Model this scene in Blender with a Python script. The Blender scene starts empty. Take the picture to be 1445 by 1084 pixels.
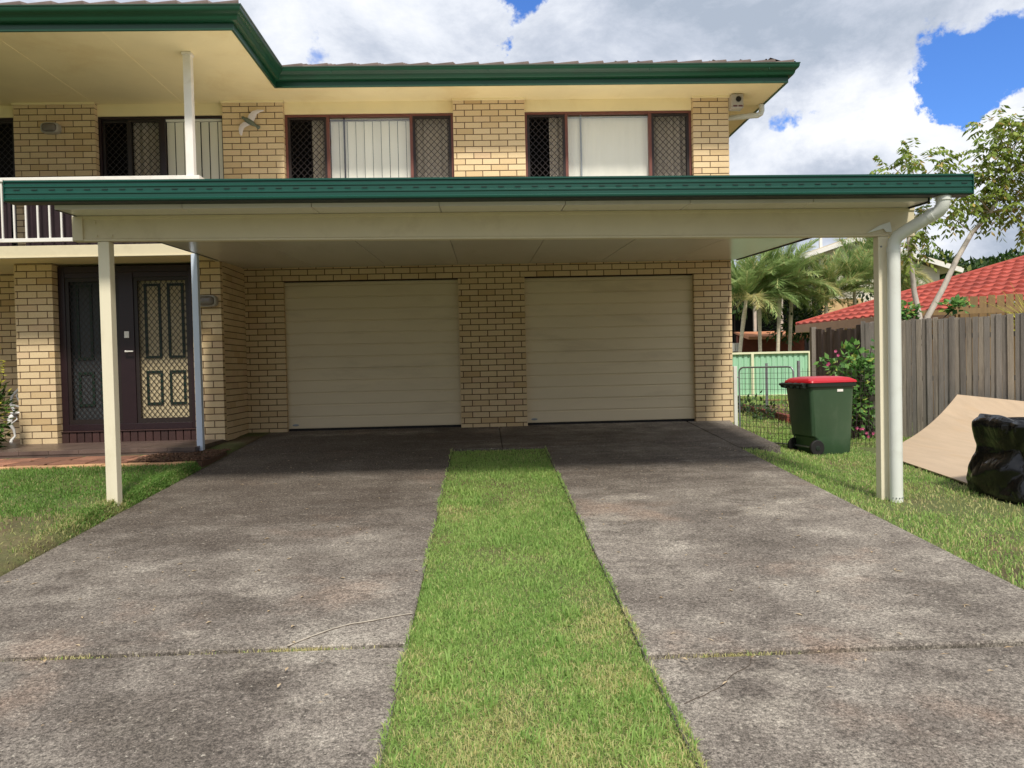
import bpy, math, random
import numpy as np
from mathutils import Vector, Matrix
random.seed(7); RNG = np.random.default_rng(11)
C = bpy.context.scene.collection
SC = bpy.context.scene
def S(r, g, b):
    return tuple(((c/255)/12.92 if c/255 <= .04045 else ((c/255+.055)/1.055)**2.4) for c in (r, g, b))

# ------------------------------------------------------------------ materials
class NT:
    def __init__(self, tree): self.t = tree
    def n(self, kind, **kw):
        o = self.t.nodes.new(kind)
        for k, v in kw.items():
            if k == 'inp':
                for kk, vv in v.items():
                    if hasattr(vv, 'is_output'): self.t.links.new(vv, o.inputs[kk])
                    else: o.inputs[kk].default_value = vv
            else: setattr(o, k, v)
        return o
    def math(self, op, a, b=0.0, clamp=False):
        o = self.n('ShaderNodeMath', operation=op, use_clamp=clamp, inp={0: a, 1: b}); return o.outputs[0]
    def noise(self, vec, scale, detail=4, rough=.55, dist=0):
        return self.n('ShaderNodeTexNoise', inp={'Vector': vec, 'Scale': scale, 'Detail': detail, 'Roughness': rough, 'Distortion': dist}).outputs[0]
    def ramp(self, fac, stops):
        o = self.n('ShaderNodeValToRGB', inp={0: fac}); r = o.color_ramp
        while len(r.elements) > 2: r.elements.remove(r.elements[-1])
        for i, (p, c) in enumerate(stops):
            e = r.elements[i] if i < 2 else r.elements.new(p)
            e.position = p; e.color = (*c, 1)
        return o.outputs[0]
    def mix(self, fac, a, b, mode='MIX'):
        o = self.n('ShaderNodeMix', data_type='RGBA', blend_type=mode, clamp_factor=True)
        for k, v in ((0, fac), (6, a), (7, b)):
            if hasattr(v, 'is_output'): self.t.links.new(v, o.inputs[k])
            else: o.inputs[k].default_value = v if k == 0 else ((*v, 1) if len(v) == 3 else v)
        return o.outputs[2]
    def mapr(self, v, a, b, c, d, smooth=True):
        return self.n('ShaderNodeMapRange', interpolation_type='SMOOTHSTEP' if smooth else 'LINEAR', clamp=True,
                      inp={0: v, 1: a, 2: b, 3: c, 4: d}).outputs[0]
    def attr(self, name): return self.n('ShaderNodeAttribute', attribute_name=name).outputs['Fac']
    def objco(self, scale=(1, 1, 1)):
        tc = self.n('ShaderNodeTexCoord').outputs['Object']
        if scale == (1, 1, 1): return tc
        return self.n('ShaderNodeMapping', inp={'Vector': tc, 'Scale': scale}).outputs[0]

def newmat(name):
    m = bpy.data.materials.new(name); m.use_nodes = True
    T = NT(m.node_tree); B = m.node_tree.nodes['Principled BSDF']
    return m, T, B
def link(T, a, b): T.t.links.new(a, b)

def M(name, col, rough=.6, var=.12, scale=6.0, stretch=(1, 1, 1), bump=0.0, bscale=60, metal=0.0, rnd=0.0, spec=.5, dirt=None, dscale=2.0, damt=.5, fine=0.0, coat=0.0, tint=None):
    """plain paint/timber/metal: base colour varied by noise, per-piece variation (rnd), optional dirt patches and bump"""
    m, T, B = newmat(name)
    co = T.objco(stretch)
    c = T.mix(0.0, col, col)
    n = T.noise(co, scale, 5, .6)
    k = T.mapr(n, .25, .75, 1-var, 1+var, False)
    if fine:
        n2 = T.noise(T.objco(), 90, 3, .7); k = T.math('MULTIPLY', k, T.mapr(n2, .2, .8, 1-fine, 1+fine, False))
    if rnd:
        a = T.attr('rnd'); k = T.math('MULTIPLY', k, T.mapr(a, 0, 1, 1-rnd, 1+rnd, False))
    if tint:
        a = T.attr('rnd'); a2 = T.math('FRACT', T.math('MULTIPLY', a, 7.31)); c = T.mix(T.mapr(a2, .35, 1, 0, 1), c, tint)
    kc = T.n('ShaderNodeCombineColor', inp={0: k, 1: k, 2: k}).outputs[0]
    c = T.mix(1.0, c, kc, 'MULTIPLY')
    if dirt:
        d = T.noise(T.objco(stretch), dscale, 6, .65, .4)
        c = T.mix(T.mapr(d, .5, .72, 0, damt), c, dirt)
    link(T, c, B.inputs['Base Color'])
    B.inputs['Roughness'].default_value = rough; B.inputs['Metallic'].default_value = metal
    B.inputs['Specular IOR Level'].default_value = spec
    if coat: B.inputs['Coat Weight'].default_value = coat; B.inputs['Coat Roughness'].default_value = .15
    if bump:
        bn = T.noise(T.objco(stretch), bscale, 4, .6)
        b = T.n('ShaderNodeBump', inp={'Strength': bump, 'Distance': .01, 'Height': bn})
        link(T, b.outputs[0], B.inputs['Normal'])
    return m

def leafmat(name, a, b, dry=None, rough=.5, trans=.35):
    """foliage: two greens mixed by the per-leaf value, a third (dry) by the second value"""
    m, T, B = newmat(name)
    r = T.attr('rnd'); c = T.mix(r, a, b)
    if dry is not None: c = T.mix(T.attr('dry'), c, dry)
    link(T, c, B.inputs['Base Color']); B.inputs['Roughness'].default_value = rough
    B.inputs['Specular IOR Level'].default_value = .3
    tr = T.n('ShaderNodeBsdfTranslucent', inp={'Color': c})
    mx = T.n('ShaderNodeMixShader', inp={0: trans, 1: B.outputs[0], 2: tr.outputs[0]})
    link(T, mx.outputs[0], m.node_tree.nodes['Material Output'].inputs[0])
    return m

# ------------------------------------------------------------------ mesh helper
def np_mesh(name, V, F3=None, F4=None, rnd3=None, rnd4=None, attrs=None):
    me = bpy.data.meshes.new(name)
    n3 = 0 if F3 is None else len(F3); n4 = 0 if F4 is None else len(F4)
    me.vertices.add(len(V)); me.vertices.foreach_set('co', np.asarray(V, np.float32).ravel())
    loops = np.concatenate([x.ravel() for x in (F3, F4) if x is not None and len(x)]).astype(np.int32)
    tot = np.concatenate([np.full(n3, 3), np.full(n4, 4)]).astype(np.int32)
    st = np.concatenate([[0], np.cumsum(tot)[:-1]]).astype(np.int32)
    me.loops.add(len(loops)); me.loops.foreach_set('vertex_index', loops)
    me.polygons.add(n3+n4); me.polygons.foreach_set('loop_start', st); me.polygons.foreach_set('loop_total', tot)
    for k, v in (attrs or {}).items():
        a = me.attributes.new(k, 'FLOAT', 'FACE'); a.data.foreach_set('value', np.asarray(v, np.float32))
    me.update(calc_edges=True); me.validate()
    return me

class MB:
    def __init__(self): self.v = []; self.f = []; self.r = []; self.cur = .5; self.marks = []
    def add(self, vs, fs, r=None):
        b = len(self.v); self.marks.append((b, len(self.f))); self.v += [tuple(p) for p in vs]
        for f in fs: self.f.append(tuple(i+b for i in f)); self.r.append(self.cur if r is None else r)
        return self
    def box(self, x0, x1, y0, y1, z0, z1, r=None):
        vs = [(x, y, z) for z in (z0, z1) for y in (y0, y1) for x in (x0, x1)]
        return self.add(vs, [(0, 2, 3, 1), (4, 5, 7, 6), (0, 1, 5, 4), (2, 6, 7, 3), (0, 4, 6, 2), (1, 3, 7, 5)], r)
    def obox(self, c, ax, ay, az, r=None):
        c, ax, ay, az = map(Vector, (c, ax, ay, az))
        vs = [c+ax*i+ay*j+az*k for k in (-1, 1) for j in (-1, 1) for i in (-1, 1)]
        return self.add(vs, [(0, 2, 3, 1), (4, 5, 7, 6), (0, 1, 5, 4), (2, 6, 7, 3), (0, 4, 6, 2), (1, 3, 7, 5)], r)
    def bar(self, p, q, w, h, up=(0, 0, 1), r=None):
        p, q = Vector(p), Vector(q); d = q-p; L = d.length; d.normalize()
        s = d.cross(Vector(up))
        if s.length < 1e-4: s = d.cross(Vector((1, 0, 0)))
        s.normalize(); u = s.cross(d)
        return self.obox((p+q)/2, d*L/2, s*w/2, u*h/2, r)
    def tube(self, pts, rad, n=10, cap=True, r=None, sq=1.0):
        pts = [Vector(p) for p in pts]; m = len(pts)
        rads = rad if isinstance(rad, (list, tuple)) else [rad]*m
        vs = []; prev = None
        for i, p in enumerate(pts):
            d = (pts[min(i+1, m-1)]-pts[max(i-1, 0)]).normalized()
            a = Vector((0, 0, 1)) if prev is None else prev
            s = d.cross(a)
            if s.length < 1e-3: s = d.cross(Vector((1, 0, 0)))
            s.normalize(); u = s.cross(d).normalized(); prev = u
            for k in range(n):
                t = 2*math.pi*k/n
                vs.append(p+(s*math.cos(t)+u*math.sin(t)*sq)*rads[i])
        fs = [(i*n+k, i*n+(k+1) % n, (i+1)*n+(k+1) % n, (i+1)*n+k) for i in range(m-1) for k in range(n)]
        if cap: fs += [tuple(range(n-1, -1, -1)), tuple((m-1)*n+k for k in range(n))]
        return self.add(vs, fs, r)
    def lathe(self, prof, c=(0, 0, 0), n=16, axis='z', r=None):
        vs = []; c = Vector(c)
        for (rad, h) in prof:
            for k in range(n):
                t = 2*math.pi*k/n; a, b = rad*math.cos(t), rad*math.sin(t)
                vs.append(c+Vector({'z': (a, b, h), 'y': (a, h, b), 'x': (h, a, b)}[axis]))
        m = len(prof)
        fs = [(i*n+k, i*n+(k+1) % n, (i+1)*n+(k+1) % n, (i+1)*n+k) for i in range(m-1) for k in range(n)]
        fs += [tuple(range(n-1, -1, -1)), tuple((m-1)*n+k for k in range(n))]
        return self.add(vs, fs, r)
    def prism(self, poly, a0, a1, axis='x', r=None):
        """poly in the two other axes (order y,z / x,z / x,y), extruded along axis"""
        def P(a, b, h): return {'x': (h, a, b), 'y': (a, h, b), 'z': (a, b, h)}[axis]
        n = len(poly)
        vs = [P(a, b, a0) for a, b in poly]+[P(a, b, a1) for a, b in poly]
        fs = [(k, (k+1) % n, n+(k+1) % n, n+k) for k in range(n)]+[tuple(range(n-1, -1, -1)), tuple(range(n, 2*n))]
        return self.add(vs, fs, r)
    def loft(self, rings, cap=True, closed=True, r=None):
        n = len(rings[0]); m = len(rings); vs = [p for g in rings for p in g]
        kk = range(n) if closed else range(n-1)
        fs = [(i*n+k, i*n+(k+1) % n, (i+1)*n+(k+1) % n, (i+1)*n+k) for i in range(m-1) for k in kk]
        if cap and closed: fs += [tuple(range(n-1, -1, -1)), tuple((m-1)*n+k for k in range(n))]
        return self.add(vs, fs, r)
    def mesh(self, name):
        me = bpy.data.meshes.new(name); me.from_pydata(self.v, [], self.f)
        a = me.attributes.new('rnd', 'FLOAT', 'FACE'); a.data.foreach_set('value', np.array(self.r, np.float32))
        import bmesh
        b = bmesh.new(); b.from_mesh(me); bmesh.ops.recalc_face_normals(b, faces=b.faces); b.to_mesh(me); b.free()
        return me
    def build(self, name, mat, parent=None, smooth=None, bevel=0.0, sub=0):
        o = link_mesh(name, self.mesh(name), mat, parent)
        if bevel:
            mod = o.modifiers.new('bevel', 'BEVEL'); mod.width = bevel; mod.segments = 2; mod.limit_method = 'ANGLE'; mod.angle_limit = math.radians(40)
        if sub:
            mod = o.modifiers.new('sub', 'SUBSURF'); mod.levels = sub; mod.render_levels = sub
        if smooth is not None: shade(o, smooth)
        return o
    def build_each(self, name, mat, parent=None, k=1, **kw):
        """every k consecutive shapes become an object of their own"""
        mk = self.marks[::k]+[(len(self.v), len(self.f))]; out = []
        for (v0, f0), (v1, f1) in zip(mk[:-1], mk[1:]):
            m = MB(); m.v = self.v[v0:v1]; m.f = [tuple(i-v0 for i in f) for f in self.f[f0:f1]]; m.r = self.r[f0:f1]
            out.append(m.build(name, mat, parent, **kw))
        return out
WL = {}
def link_mesh(name, me, mat, parent=None):
    o = bpy.data.objects.new(name, me); C.objects.link(o); me.materials.append(mat)
    if parent is not None:
        o.parent = parent; o.location = -WL.get(parent.name, Vector((0, 0, 0)))
    WL[o.name] = Vector((0, 0, 0))
    return o
def shade(o, ang=40):
    me = o.data
    me.polygons.foreach_set('use_smooth', [True]*len(me.polygons))
    try: me.set_sharp_from_angle(angle=math.radians(ang))
    except Exception: pass
def thing(name, label, cat, loc=(0, 0, 0), group=None):
    o = bpy.data.objects.new(name, None); C.objects.link(o); o.location = loc; o.empty_display_size = .2
    WL[o.name] = Vector(loc); o['label'] = label; o['category'] = cat
    if group: o['group'] = group
    return o
def tag(o, label, cat, group=None):
    o['label'] = label; o['category'] = cat
    if group: o['group'] = group
    return o
def struct(o, kind='structure', label=None, cat=None):
    o['kind'] = kind
    if label: o['label'] = label; o['category'] = cat
    return o
def copy_tree(o, parent=None, loc=None, rz=None):
    c = o.copy(); C.objects.link(c)
    if parent is not None: c.parent = parent
    if loc is not None: c.location = loc
    if rz is not None: c.rotation_euler = (0, 0, rz)
    for ch in list(o.children): copy_tree(ch, c)
    return c
def part(m): return m

# ------------------------------------------------------------------ palette
m_brick, T, B = newmat('cream_brick')
co = T.objco(); rn = T.attr('rnd')
c = T.ramp(rn, [(0, S(206, 178, 134)), (.35, S(220, 196, 155)), (.7, S(226, 203, 163)), (1, S(216, 188, 152))])
nz = T.noise(co, 55, 5, .7); c = T.mix(T.mapr(nz, .35, .75, 0, .28), c, S(184, 152, 112))
wn = T.noise(co, 1.1, 5, .6, .3); c = T.mix(T.mapr(wn, .52, .78, 0, .35), c, S(168, 140, 110))
link(T, c, B.inputs['Base Color']); B.inputs['Roughness'].default_value = .85; B.inputs['Specular IOR Level'].default_value = .2
link(T, T.n('ShaderNodeBump', inp={'Strength': .35, 'Distance': .004, 'Height': T.noise(co, 140, 4, .7)}).outputs[0], B.inputs['Normal'])
m_mortar = M('mortar', S(102, 79, 60), .95, .2, 20)
m_cream = M('cream_paint', S(212, 200, 168), .42, .05, 3, dirt=S(150, 132, 96), dscale=3, damt=.18)
m_post = M('cream_post_paint', S(230, 221, 194), .45, .05, 3, (1, 1, .3), dirt=S(168, 148, 110), dscale=5, damt=.25)
m_ceil = M('ceiling_steel', S(222, 217, 206), .24, .06, 1.2, (1, .3, 1), dirt=S(176, 164, 140), dscale=1.4, damt=.25)
m_green = M('green_steel', S(10, 70, 57), .33, .06, 2, (1, 1, 1), coat=.2)
m_gutter = M('green_gutter', S(16, 66, 44), .36, .12, 5, (.4, 1, 1), dirt=S(30, 44, 36), dscale=3, damt=.4)
m_slot = M('slot_shadow', S(8, 52, 42), .6, .1)
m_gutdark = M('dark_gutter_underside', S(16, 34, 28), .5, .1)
m_soffit = M('soffit_board', S(242, 226, 180), .6, .05, 2.0, dirt=S(214, 186, 126), dscale=1.2, damt=.35)
m_white = M('white_paint', S(232, 228, 220), .5, .05, 6, dirt=S(180, 168, 148), dscale=5, damt=.3)
m_bluewhite = M('pale_blue_paint', S(206, 218, 234), .45, .04, 4)
m_maroon = M('maroon_frame', S(112, 66, 56), .45, .12, 12)
m_dkframe = M('dark_plum_frame', S(38, 22, 27), .35, .1, 10)
m_screen = M('black_screen_bar', S(34, 24, 22), .45, .1, 20)
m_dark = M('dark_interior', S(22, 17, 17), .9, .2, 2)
m_blind = M('cream_blind', S(242, 240, 228), .7, .04, 2, (1, 1, .2), rnd=.08)
m_curtain = M('grey_curtain', S(184, 174, 160), .85, .08, 4, (3, 1, .3))
m_garage = M('garage_panel', S(224, 208, 176), .42, .06, 1.0, (.5, 1, 2.5), dirt=S(160, 142, 112), dscale=1.6, damt=.22)
m_rubber = M('black_rubber', S(20, 18, 18), .7, .1)
m_roof = M('grey_roof_tile', S(108, 94, 88), .85, .25, 5, rnd=.15, fine=.2)
m_redroof = M('red_roof_tile', S(172, 74, 58), .7, .16, 2, rnd=.16, fine=.12, dirt=S(120, 56, 48), dscale=1.4, damt=.5)
m_pvc = M('pvc_pipe', S(222, 224, 216), .35, .04, 3, dirt=S(186, 184, 168), dscale=4, damt=.25)
m_steel = M('galvanised_steel', S(150, 154, 156), .45, .15, 30, metal=.6)
m_wire = M('wire', S(70, 66, 60), .5, .2, 30, metal=.5)
m_bingreen = M('green_plastic', S(54, 80, 56), .42, .10, 3, (1, 1, .5), fine=.06, dirt=S(84, 100, 80), dscale=6, damt=.3)
m_binred = M('red_plastic', S(186, 26, 40), .35, .06, 4)
m_bindark = M('dark_green_plastic', S(24, 36, 28), .45, .08, 4)
m_ply = M('plywood', S(188, 166, 140), .65, .10, 2.2, (5, .8, 3), fine=.07, bump=.1, bscale=30, dirt=S(188, 158, 122), dscale=1.2, damt=.35)
m_plyedge = M('plywood_edge', S(176, 138, 96), .7, .1, 20)
m_fence = M('weathered_paling', S(124, 118, 111), .9, .22, 7, (6, 6, .5), rnd=.2, fine=.16, bump=.5, bscale=40, dirt=S(84, 76, 72), dscale=2.2, damt=.55, tint=S(142, 132, 118))
m_oldfence = M('old_dark_paling', S(84, 72, 66), .95, .3, 8, (6, 6, .6), rnd=.3, fine=.2, bump=.5, bscale=40)
m_brfence = M('brown_paling', S(150, 122, 84), .85, .18, 6, (5, 5, .5), rnd=.12)
m_gfence = M('pale_green_steel', S(160, 206, 172), .4, .05, 1)
m_gcream = M('cream_steel', S(226, 226, 190), .45, .05, 2)
m_terra = M('terracotta_paver', S(152, 106, 84), .8, .2, 6, rnd=.42, fine=.16, dirt=S(92, 70, 60), dscale=3.4, damt=.75)
m_edge = M('buff_paver', S(190, 148, 108), .85, .15, 6, rnd=.2, fine=.14)
m_tile = M('dark_porch_tile', S(98, 82, 74), .38, .22, 5, rnd=.12, dirt=S(60, 50, 46), dscale=3, damt=.5)
m_sill = M('brown_sill_brick', S(62, 38, 34), .6, .2, 9, rnd=.2)
m_door = M('cream_door', S(196, 180, 144), .5, .05, 3)
m_doordk = M('dark_green_moulding', S(20, 44, 32), .5, .1)
m_iron = M('white_cast_iron', S(232, 230, 226), .4, .06, 20)
m_grey = M('grey_plastic', S(176, 170, 160), .5, .06, 10)
m_lens = M('frosted_lens', S(120, 112, 104), .25, .08, 10)
m_bark = M('pale_bark', S(196, 186, 174), .9, .2, 12, (1, 1, .4), fine=.15, bump=.4, bscale=25)
m_palmbark = M('palm_bark', S(206, 192, 168), .9, .2, 6, (1, 1, 3), fine=.15)
m_redbrick = M('red_edging_brick', S(128, 70, 54), .9, .2, 8, rnd=.25)
m_tan = M('tan_brick_wall', S(206, 172, 126), .9, .12, 3, rnd=.1)
m_cwall = M('cream_render_wall', S(214, 206, 188), .8, .08, 2)
m_fascia = M('brown_fascia', S(176, 142, 114), .7, .12, 5)
m_orange = M('orange_roof', S(196, 134, 98), .8, .14, 3, fine=.1)
m_croof = M('cream_roof', S(196, 184, 160), .8, .1, 3)
m_crack = M('crack_dirt', S(84, 74, 64), .95, .3, 30)
m_timber = M('dark_timber', S(58, 46, 40), .85, .2, 6)
m_bgrey = M('grey_green_paint', S(104, 112, 98), .55, .12, 20)
m_wing = M('pale_wing_paint', S(224, 216, 218), .55, .06, 12, dirt=S(190, 176, 184), dscale=14, damt=.35)

m_glass, T, B = newmat('window_glass')
gl = T.n('ShaderNodeBsdfGlossy', inp={'Color': (.95, .98, .97, 1), 'Roughness': .02})
tr = T.n('ShaderNodeBsdfTransparent', inp={'Color': (.985, .99, .985, 1)})
fr = T.n('ShaderNodeLayerWeight', inp={'Blend': .3}); fr3 = T.math('POWER', fr.outputs['Facing'], 3.0)
mx = T.n('ShaderNodeMixShader', inp={0: T.math('ADD', T.math('MULTIPLY', fr3, .6), .10, True), 1: tr.outputs[0], 2: gl.outputs[0]})
link(T, mx.outputs[0], m_glass.node_tree.nodes['Material Output'].inputs[0])

m_bag, T, B = newmat('black_plastic')
B.inputs['Base Color'].default_value = (*S(13, 13, 15), 1); B.inputs['Specular IOR Level'].default_value = .42; B.inputs['Roughness'].default_value = .17
co = T.objco((1, 1, .7))
vo = T.n('ShaderNodeTexVoronoi', feature='DISTANCE_TO_EDGE', inp={'Vector': T.n('ShaderNodeVectorMath', operation='ADD', inp={0: co, 1: T.n('ShaderNodeVectorMath', operation='SCALE', inp={0: T.n('ShaderNodeTexNoise', inp={'Vector': co, 'Scale': 7.0}).outputs[1], 'Scale': .12}).outputs[0]}).outputs[0], 'Scale': 13.0}).outputs[0]
hh = T.math('ADD', T.math('MINIMUM', vo, .25), T.math('MULTIPLY', T.noise(co, 30, 2, .5, 1.0), .12))
link(T, T.n('ShaderNodeBump', inp={'Strength': .28, 'Distance': .03, 'Height': hh}).outputs[0], B.inputs['Normal'])

m_conc, T, B = newmat('stained_concrete')
co = T.objco()
big = T.noise(co, .5, 6, .65, .1); mid = T.noise(co, 2.3, 8, .74, .1); fin = T.noise(co, 62, 4, .75); spk = T.noise(co, 170, 2, .6)
c = T.ramp(T.math('ADD', T.math('MULTIPLY', big, .5), T.math('MULTIPLY', mid, .5)),
           [(.34, S(92, 85, 77)), (.45, S(116, 108, 100)), (.55, S(142, 134, 124)), (.66, S(182, 174, 161))])
pk = T.noise(co, .9, 5, .6, .2); c = T.mix(T.mapr(pk, .55, .7, 0, .35), c, S(160, 132, 112))
mld = T.noise(T.objco((1, 1.3, 1)), 1.5, 9, .78, .0); c = T.mix(T.mapr(mld, .5, .64, 0, .5), c, S(76, 69, 63))
# brown tone deepening towards the garage, broken by noise, heavier on the left slab
sx = T.n('ShaderNodeSeparateXYZ', inp={0: co}); dktone = T.math('ADD', T.math('MULTIPLY', T.mapr(sx.outputs[1], 3.6, 8.6, 0, .62), T.mapr(sx.outputs[1], 10.0, 10.8, 1, .25)), T.mapr(sx.outputs[0], -2.4, 2.2, .12, -.24))
an = T.math('ADD', T.math('MULTIPLY', T.noise(T.objco((.55, 1.5, 1)), 2.6, 9, .74), 1.5), dktone)
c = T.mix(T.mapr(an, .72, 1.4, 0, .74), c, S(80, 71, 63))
pale = T.noise(T.objco((1, 1.6, 1)), 1.1, 7, .7); c = T.mix(T.mapr(T.math('SUBTRACT', pale, T.math('MULTIPLY', dktone, .15)), .54, .68, 0, .36), c, S(192, 183, 168))
k = T.math('MULTIPLY', T.mapr(fin, .36, .64, .42, 1.5, False), T.mapr(spk, .34, .66, .6, 1.4, False))
c = T.mix(1.0, c, T.n('ShaderNodeCombineColor', inp={0: k, 1: k, 2: k}).outputs[0], 'MULTIPLY')
wh = T.noise(co, 44, 3, .6); c = T.mix(T.mapr(wh, .63, .72, 0, .6), c, S(205, 196, 180))
link(T, c, B.inputs['Base Color']); B.inputs['Roughness'].default_value = .9; B.inputs['Specular IOR Level'].default_value = .2
hh = T.math('ADD', T.noise(co, 90, 5, .75), T.math('MULTIPLY', mid, .6))
link(T, T.n('ShaderNodeBump', inp={'Strength': .8, 'Distance': .008, 'Height': hh}).outputs[0], B.inputs['Normal'])

m_ground, T, B = newmat('soil_and_turf')
co = T.objco()
c = T.ramp(T.noise(co, 3, 6, .65), [(.3, S(74, 62, 44)), (.5, S(104, 90, 62)), (.7, S(128, 112, 82))])
c = T.mix(T.mapr(T.noise(co, .8, 5, .6), .34, .54, 0, .85), c, S(92, 108, 54))
c = T.mix(T.mapr(T.noise(co, 45, 3, .7), .4, .7, 0, .5), c, S(64, 54, 38))
link(T, c, B.inputs['Base Color']); B.inputs['Roughness'].default_value = .95
link(T, T.n('ShaderNodeBump', inp={'Strength': .8, 'Distance': .02, 'Height': T.noise(co, 40, 5, .7)}).outputs[0], B.inputs['Normal'])

m_grass = leafmat('grass_blade', S(118, 162, 78), S(190, 213, 126), S(222, 210, 154), .6, .5)
m_grass2 = leafmat('lawn_blade', S(84, 128, 54), S(142, 172, 88), S(190, 182, 128), .6, .45)
m_mulch = M('bark_mulch', S(96, 70, 52), .95, .3, 20, rnd=.4)
m_frond = leafmat('palm_frond', S(98, 134, 70), S(188, 204, 136), S(208, 192, 136), .4, .4)
m_leaf = leafmat('tree_leaf', S(92, 122, 46), S(162, 176, 84), S(196, 172, 100), .45, .35)
m_shrub = leafmat('shrub_leaf', S(52, 98, 44), S(120, 164, 84), S(176, 190, 96), .4, .3)
m_dkleaf = leafmat('dark_leaf', S(34, 58, 24), S(72, 100, 44), S(120, 130, 60), .5, .3)
m_yleaf = leafmat('yellow_leaf', S(120, 130, 36), S(206, 200, 84), S(200, 180, 90), .45, .35)
m_flower = leafmat('pink_petal', S(176, 52, 100), S(222, 120, 160), S(200, 80, 130), .5, .3)
m_litter = leafmat('dry_leaf', S(150, 120, 84), S(206, 184, 150), S(190, 170, 140), .7, .1)
# ------------------------------------------------------------------ camera
F, YAW, PIT, ROLL, CZ = 1098.877, math.radians(2.06317), math.radians(1.26152), math.radians(-1.31142), .80456
def ray(u, v):
    a, b = u-722.5, v-542; c, s = math.cos(ROLL), math.sin(ROLL)
    uu, vv = c*a+s*b, -s*a+c*b
    xc, zc = uu/F, -vv/F
    z = zc*math.cos(PIT)-math.sin(PIT); yc = zc*math.sin(PIT)+math.cos(PIT)
    return Vector((xc*math.cos(YAW)+yc*math.sin(YAW), -xc*math.sin(YAW)+yc*math.cos(YAW), z))
fw = ray(722.5, 542).normalized(); rt = (ray(722.5+F, 542)-ray(722.5, 542)).normalized(); up = rt.cross(fw)
cam = bpy.data.cameras.new('camera'); co_ = bpy.data.objects.new('camera', cam); C.objects.link(co_)
cam.sensor_width = 36; cam.lens = F/1445*36; cam.clip_end = 2000; cam.clip_start = .05
mt = Matrix((rt, up, -fw)).transposed().to_4x4(); mt.translation = Vector((0, 0, CZ)); co_.matrix_world = mt
SC.camera = co_

# ------------------------------------------------------------------ sun, sky
SUN = Vector((-.22, 1, -1.33)).normalized()
el = math.asin(-SUN.z); az = math.atan2(-SUN.x, -SUN.y)
sl = bpy.data.lights.new('sun', 'SUN'); so = bpy.data.objects.new('sun', sl); C.objects.link(so)
sl.energy = 2.9; sl.angle = math.radians(7); sl.color = (1, .94, .84)
so.rotation_euler = SUN.to_track_quat('-Z', 'Y').to_euler(); so.location = (4, -20, 30)
w = bpy.data.worlds.new('World'); SC.world = w; w.use_nodes = True
T = NT(w.node_tree); bg = w.node_tree.nodes['Background']
sky = T.n('ShaderNodeTexSky', sky_type='NISHITA', sun_disc=False, sun_elevation=el, sun_rotation=az, air_density=1.0, dust_density=.6, ozone_density=1.5)
d = T.n('ShaderNodeTexCoord').outputs['Generated']
wv = T.n('ShaderNodeTexNoise', inp={'Vector': d, 'Scale': 6.0, 'Detail': 8, 'Roughness': .62}).outputs[1]
wv = T.n('ShaderNodeVectorMath', operation='SUBTRACT', inp={0: wv, 1: (.5, .5, .5)}).outputs[0]
wv = T.n('ShaderNodeVectorMath', operation='SCALE', inp={0: wv, 'Scale': .21}).outputs[0]
dw = T.n('ShaderNodeVectorMath', operation='ADD', inp={0: d, 1: wv}).outputs[0]
def blob(u, v, r):
    q = ray(u, v).normalized()
    ds = T.n('ShaderNodeVectorMath', operation='DISTANCE', inp={0: dw, 1: tuple(q)}).outputs['Value']
    return T.mapr(ds, r/1099, 0, 0, 1)
def total(items):
    acc = None
    for u, v, r, a in items:
        g = T.math('MULTIPLY', blob(u, v, r), a); acc = g if acc is None else T.math('ADD', acc, g)
    return acc
sd = T.n('ShaderNodeMapping', inp={'Vector': d, 'Scale': (1, 1, 1.9)}).outputs[0]
n1 = T.noise(sd, 2.6, 10, .62, .15)
cover = T.math('ADD', T.math('MULTIPLY', n1, .55), .42)
cover = T.math('SUBTRACT', cover, total([(1330, 120, 85, .75), (1400, 85, 92, .68), (1280, 165, 60, .5), (1460, 55, 66, .5), (1115, 188, 55, .6), (1385, 165, 40, .4), (740, 8, 55, .55), (722, 74, 28, .45), (480, 78, 40, .22), (1350, 325, 50, .2), (700, -40, 60, .4)]))
cover = T.math('ADD', cover, total([(1235, 195, 130, .45), (1120, 240, 110, .4), (1420, 190, 70, .4), (900, 60, 260, .25), (1350, 260, 120, .3)]))
fac = T.mapr(cover, .42, .60, 0, 1)
n2 = T.noise(sd, 5.5, 10, .66, .2)
br = T.math('ADD', n2, total([(1230, 180, 120, .30), (1110, 215, 70, .2), (1420, 180, 70, .25), (480, 40, 200, .10), (1330, 250, 90, .2)]))
br = T.math('SUBTRACT', br, total([(930, 50, 230, .13), (1150, 60, 160, .12), (1180, 260, 70, .12), (1390, 330, 90, .22), (1150, 350, 120, .1)]))
cc = T.ramp(br, [(.28, (3.3, 3.8, 4.6)), (.43, (4.6, 5.0, 5.8)), (.57, (6.2, 6.5, 7.1)), (.8, (8.1, 8.15, 8.3))])
skc = T.mix(1.0, sky.outputs[0], (.52, .86, 1.45), 'MULTIPLY')
sp3 = T.n('ShaderNodeSeparateXYZ', inp={0: d}); lowb = T.mapr(sp3.outputs[2], .06, .45, .42, 1.12); k = T.mix(T.mapr(sp3.outputs[1], -.3, .3, 0, 1), (1, 1, 1), (1, 1, 1)); k = T.math('ADD', T.math('MULTIPLY', lowb, T.mapr(sp3.outputs[1], -.3, .3, 1, 0)), T.mapr(sp3.outputs[1], -.3, .3, 0, 1))  # clouds behind the camera dimmed near the horizon, added to darken under the carport
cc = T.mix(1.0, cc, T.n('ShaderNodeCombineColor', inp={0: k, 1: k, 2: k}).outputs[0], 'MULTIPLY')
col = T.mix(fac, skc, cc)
link(T, col, bg.inputs[0]); bg.inputs[1].default_value = .1

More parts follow.
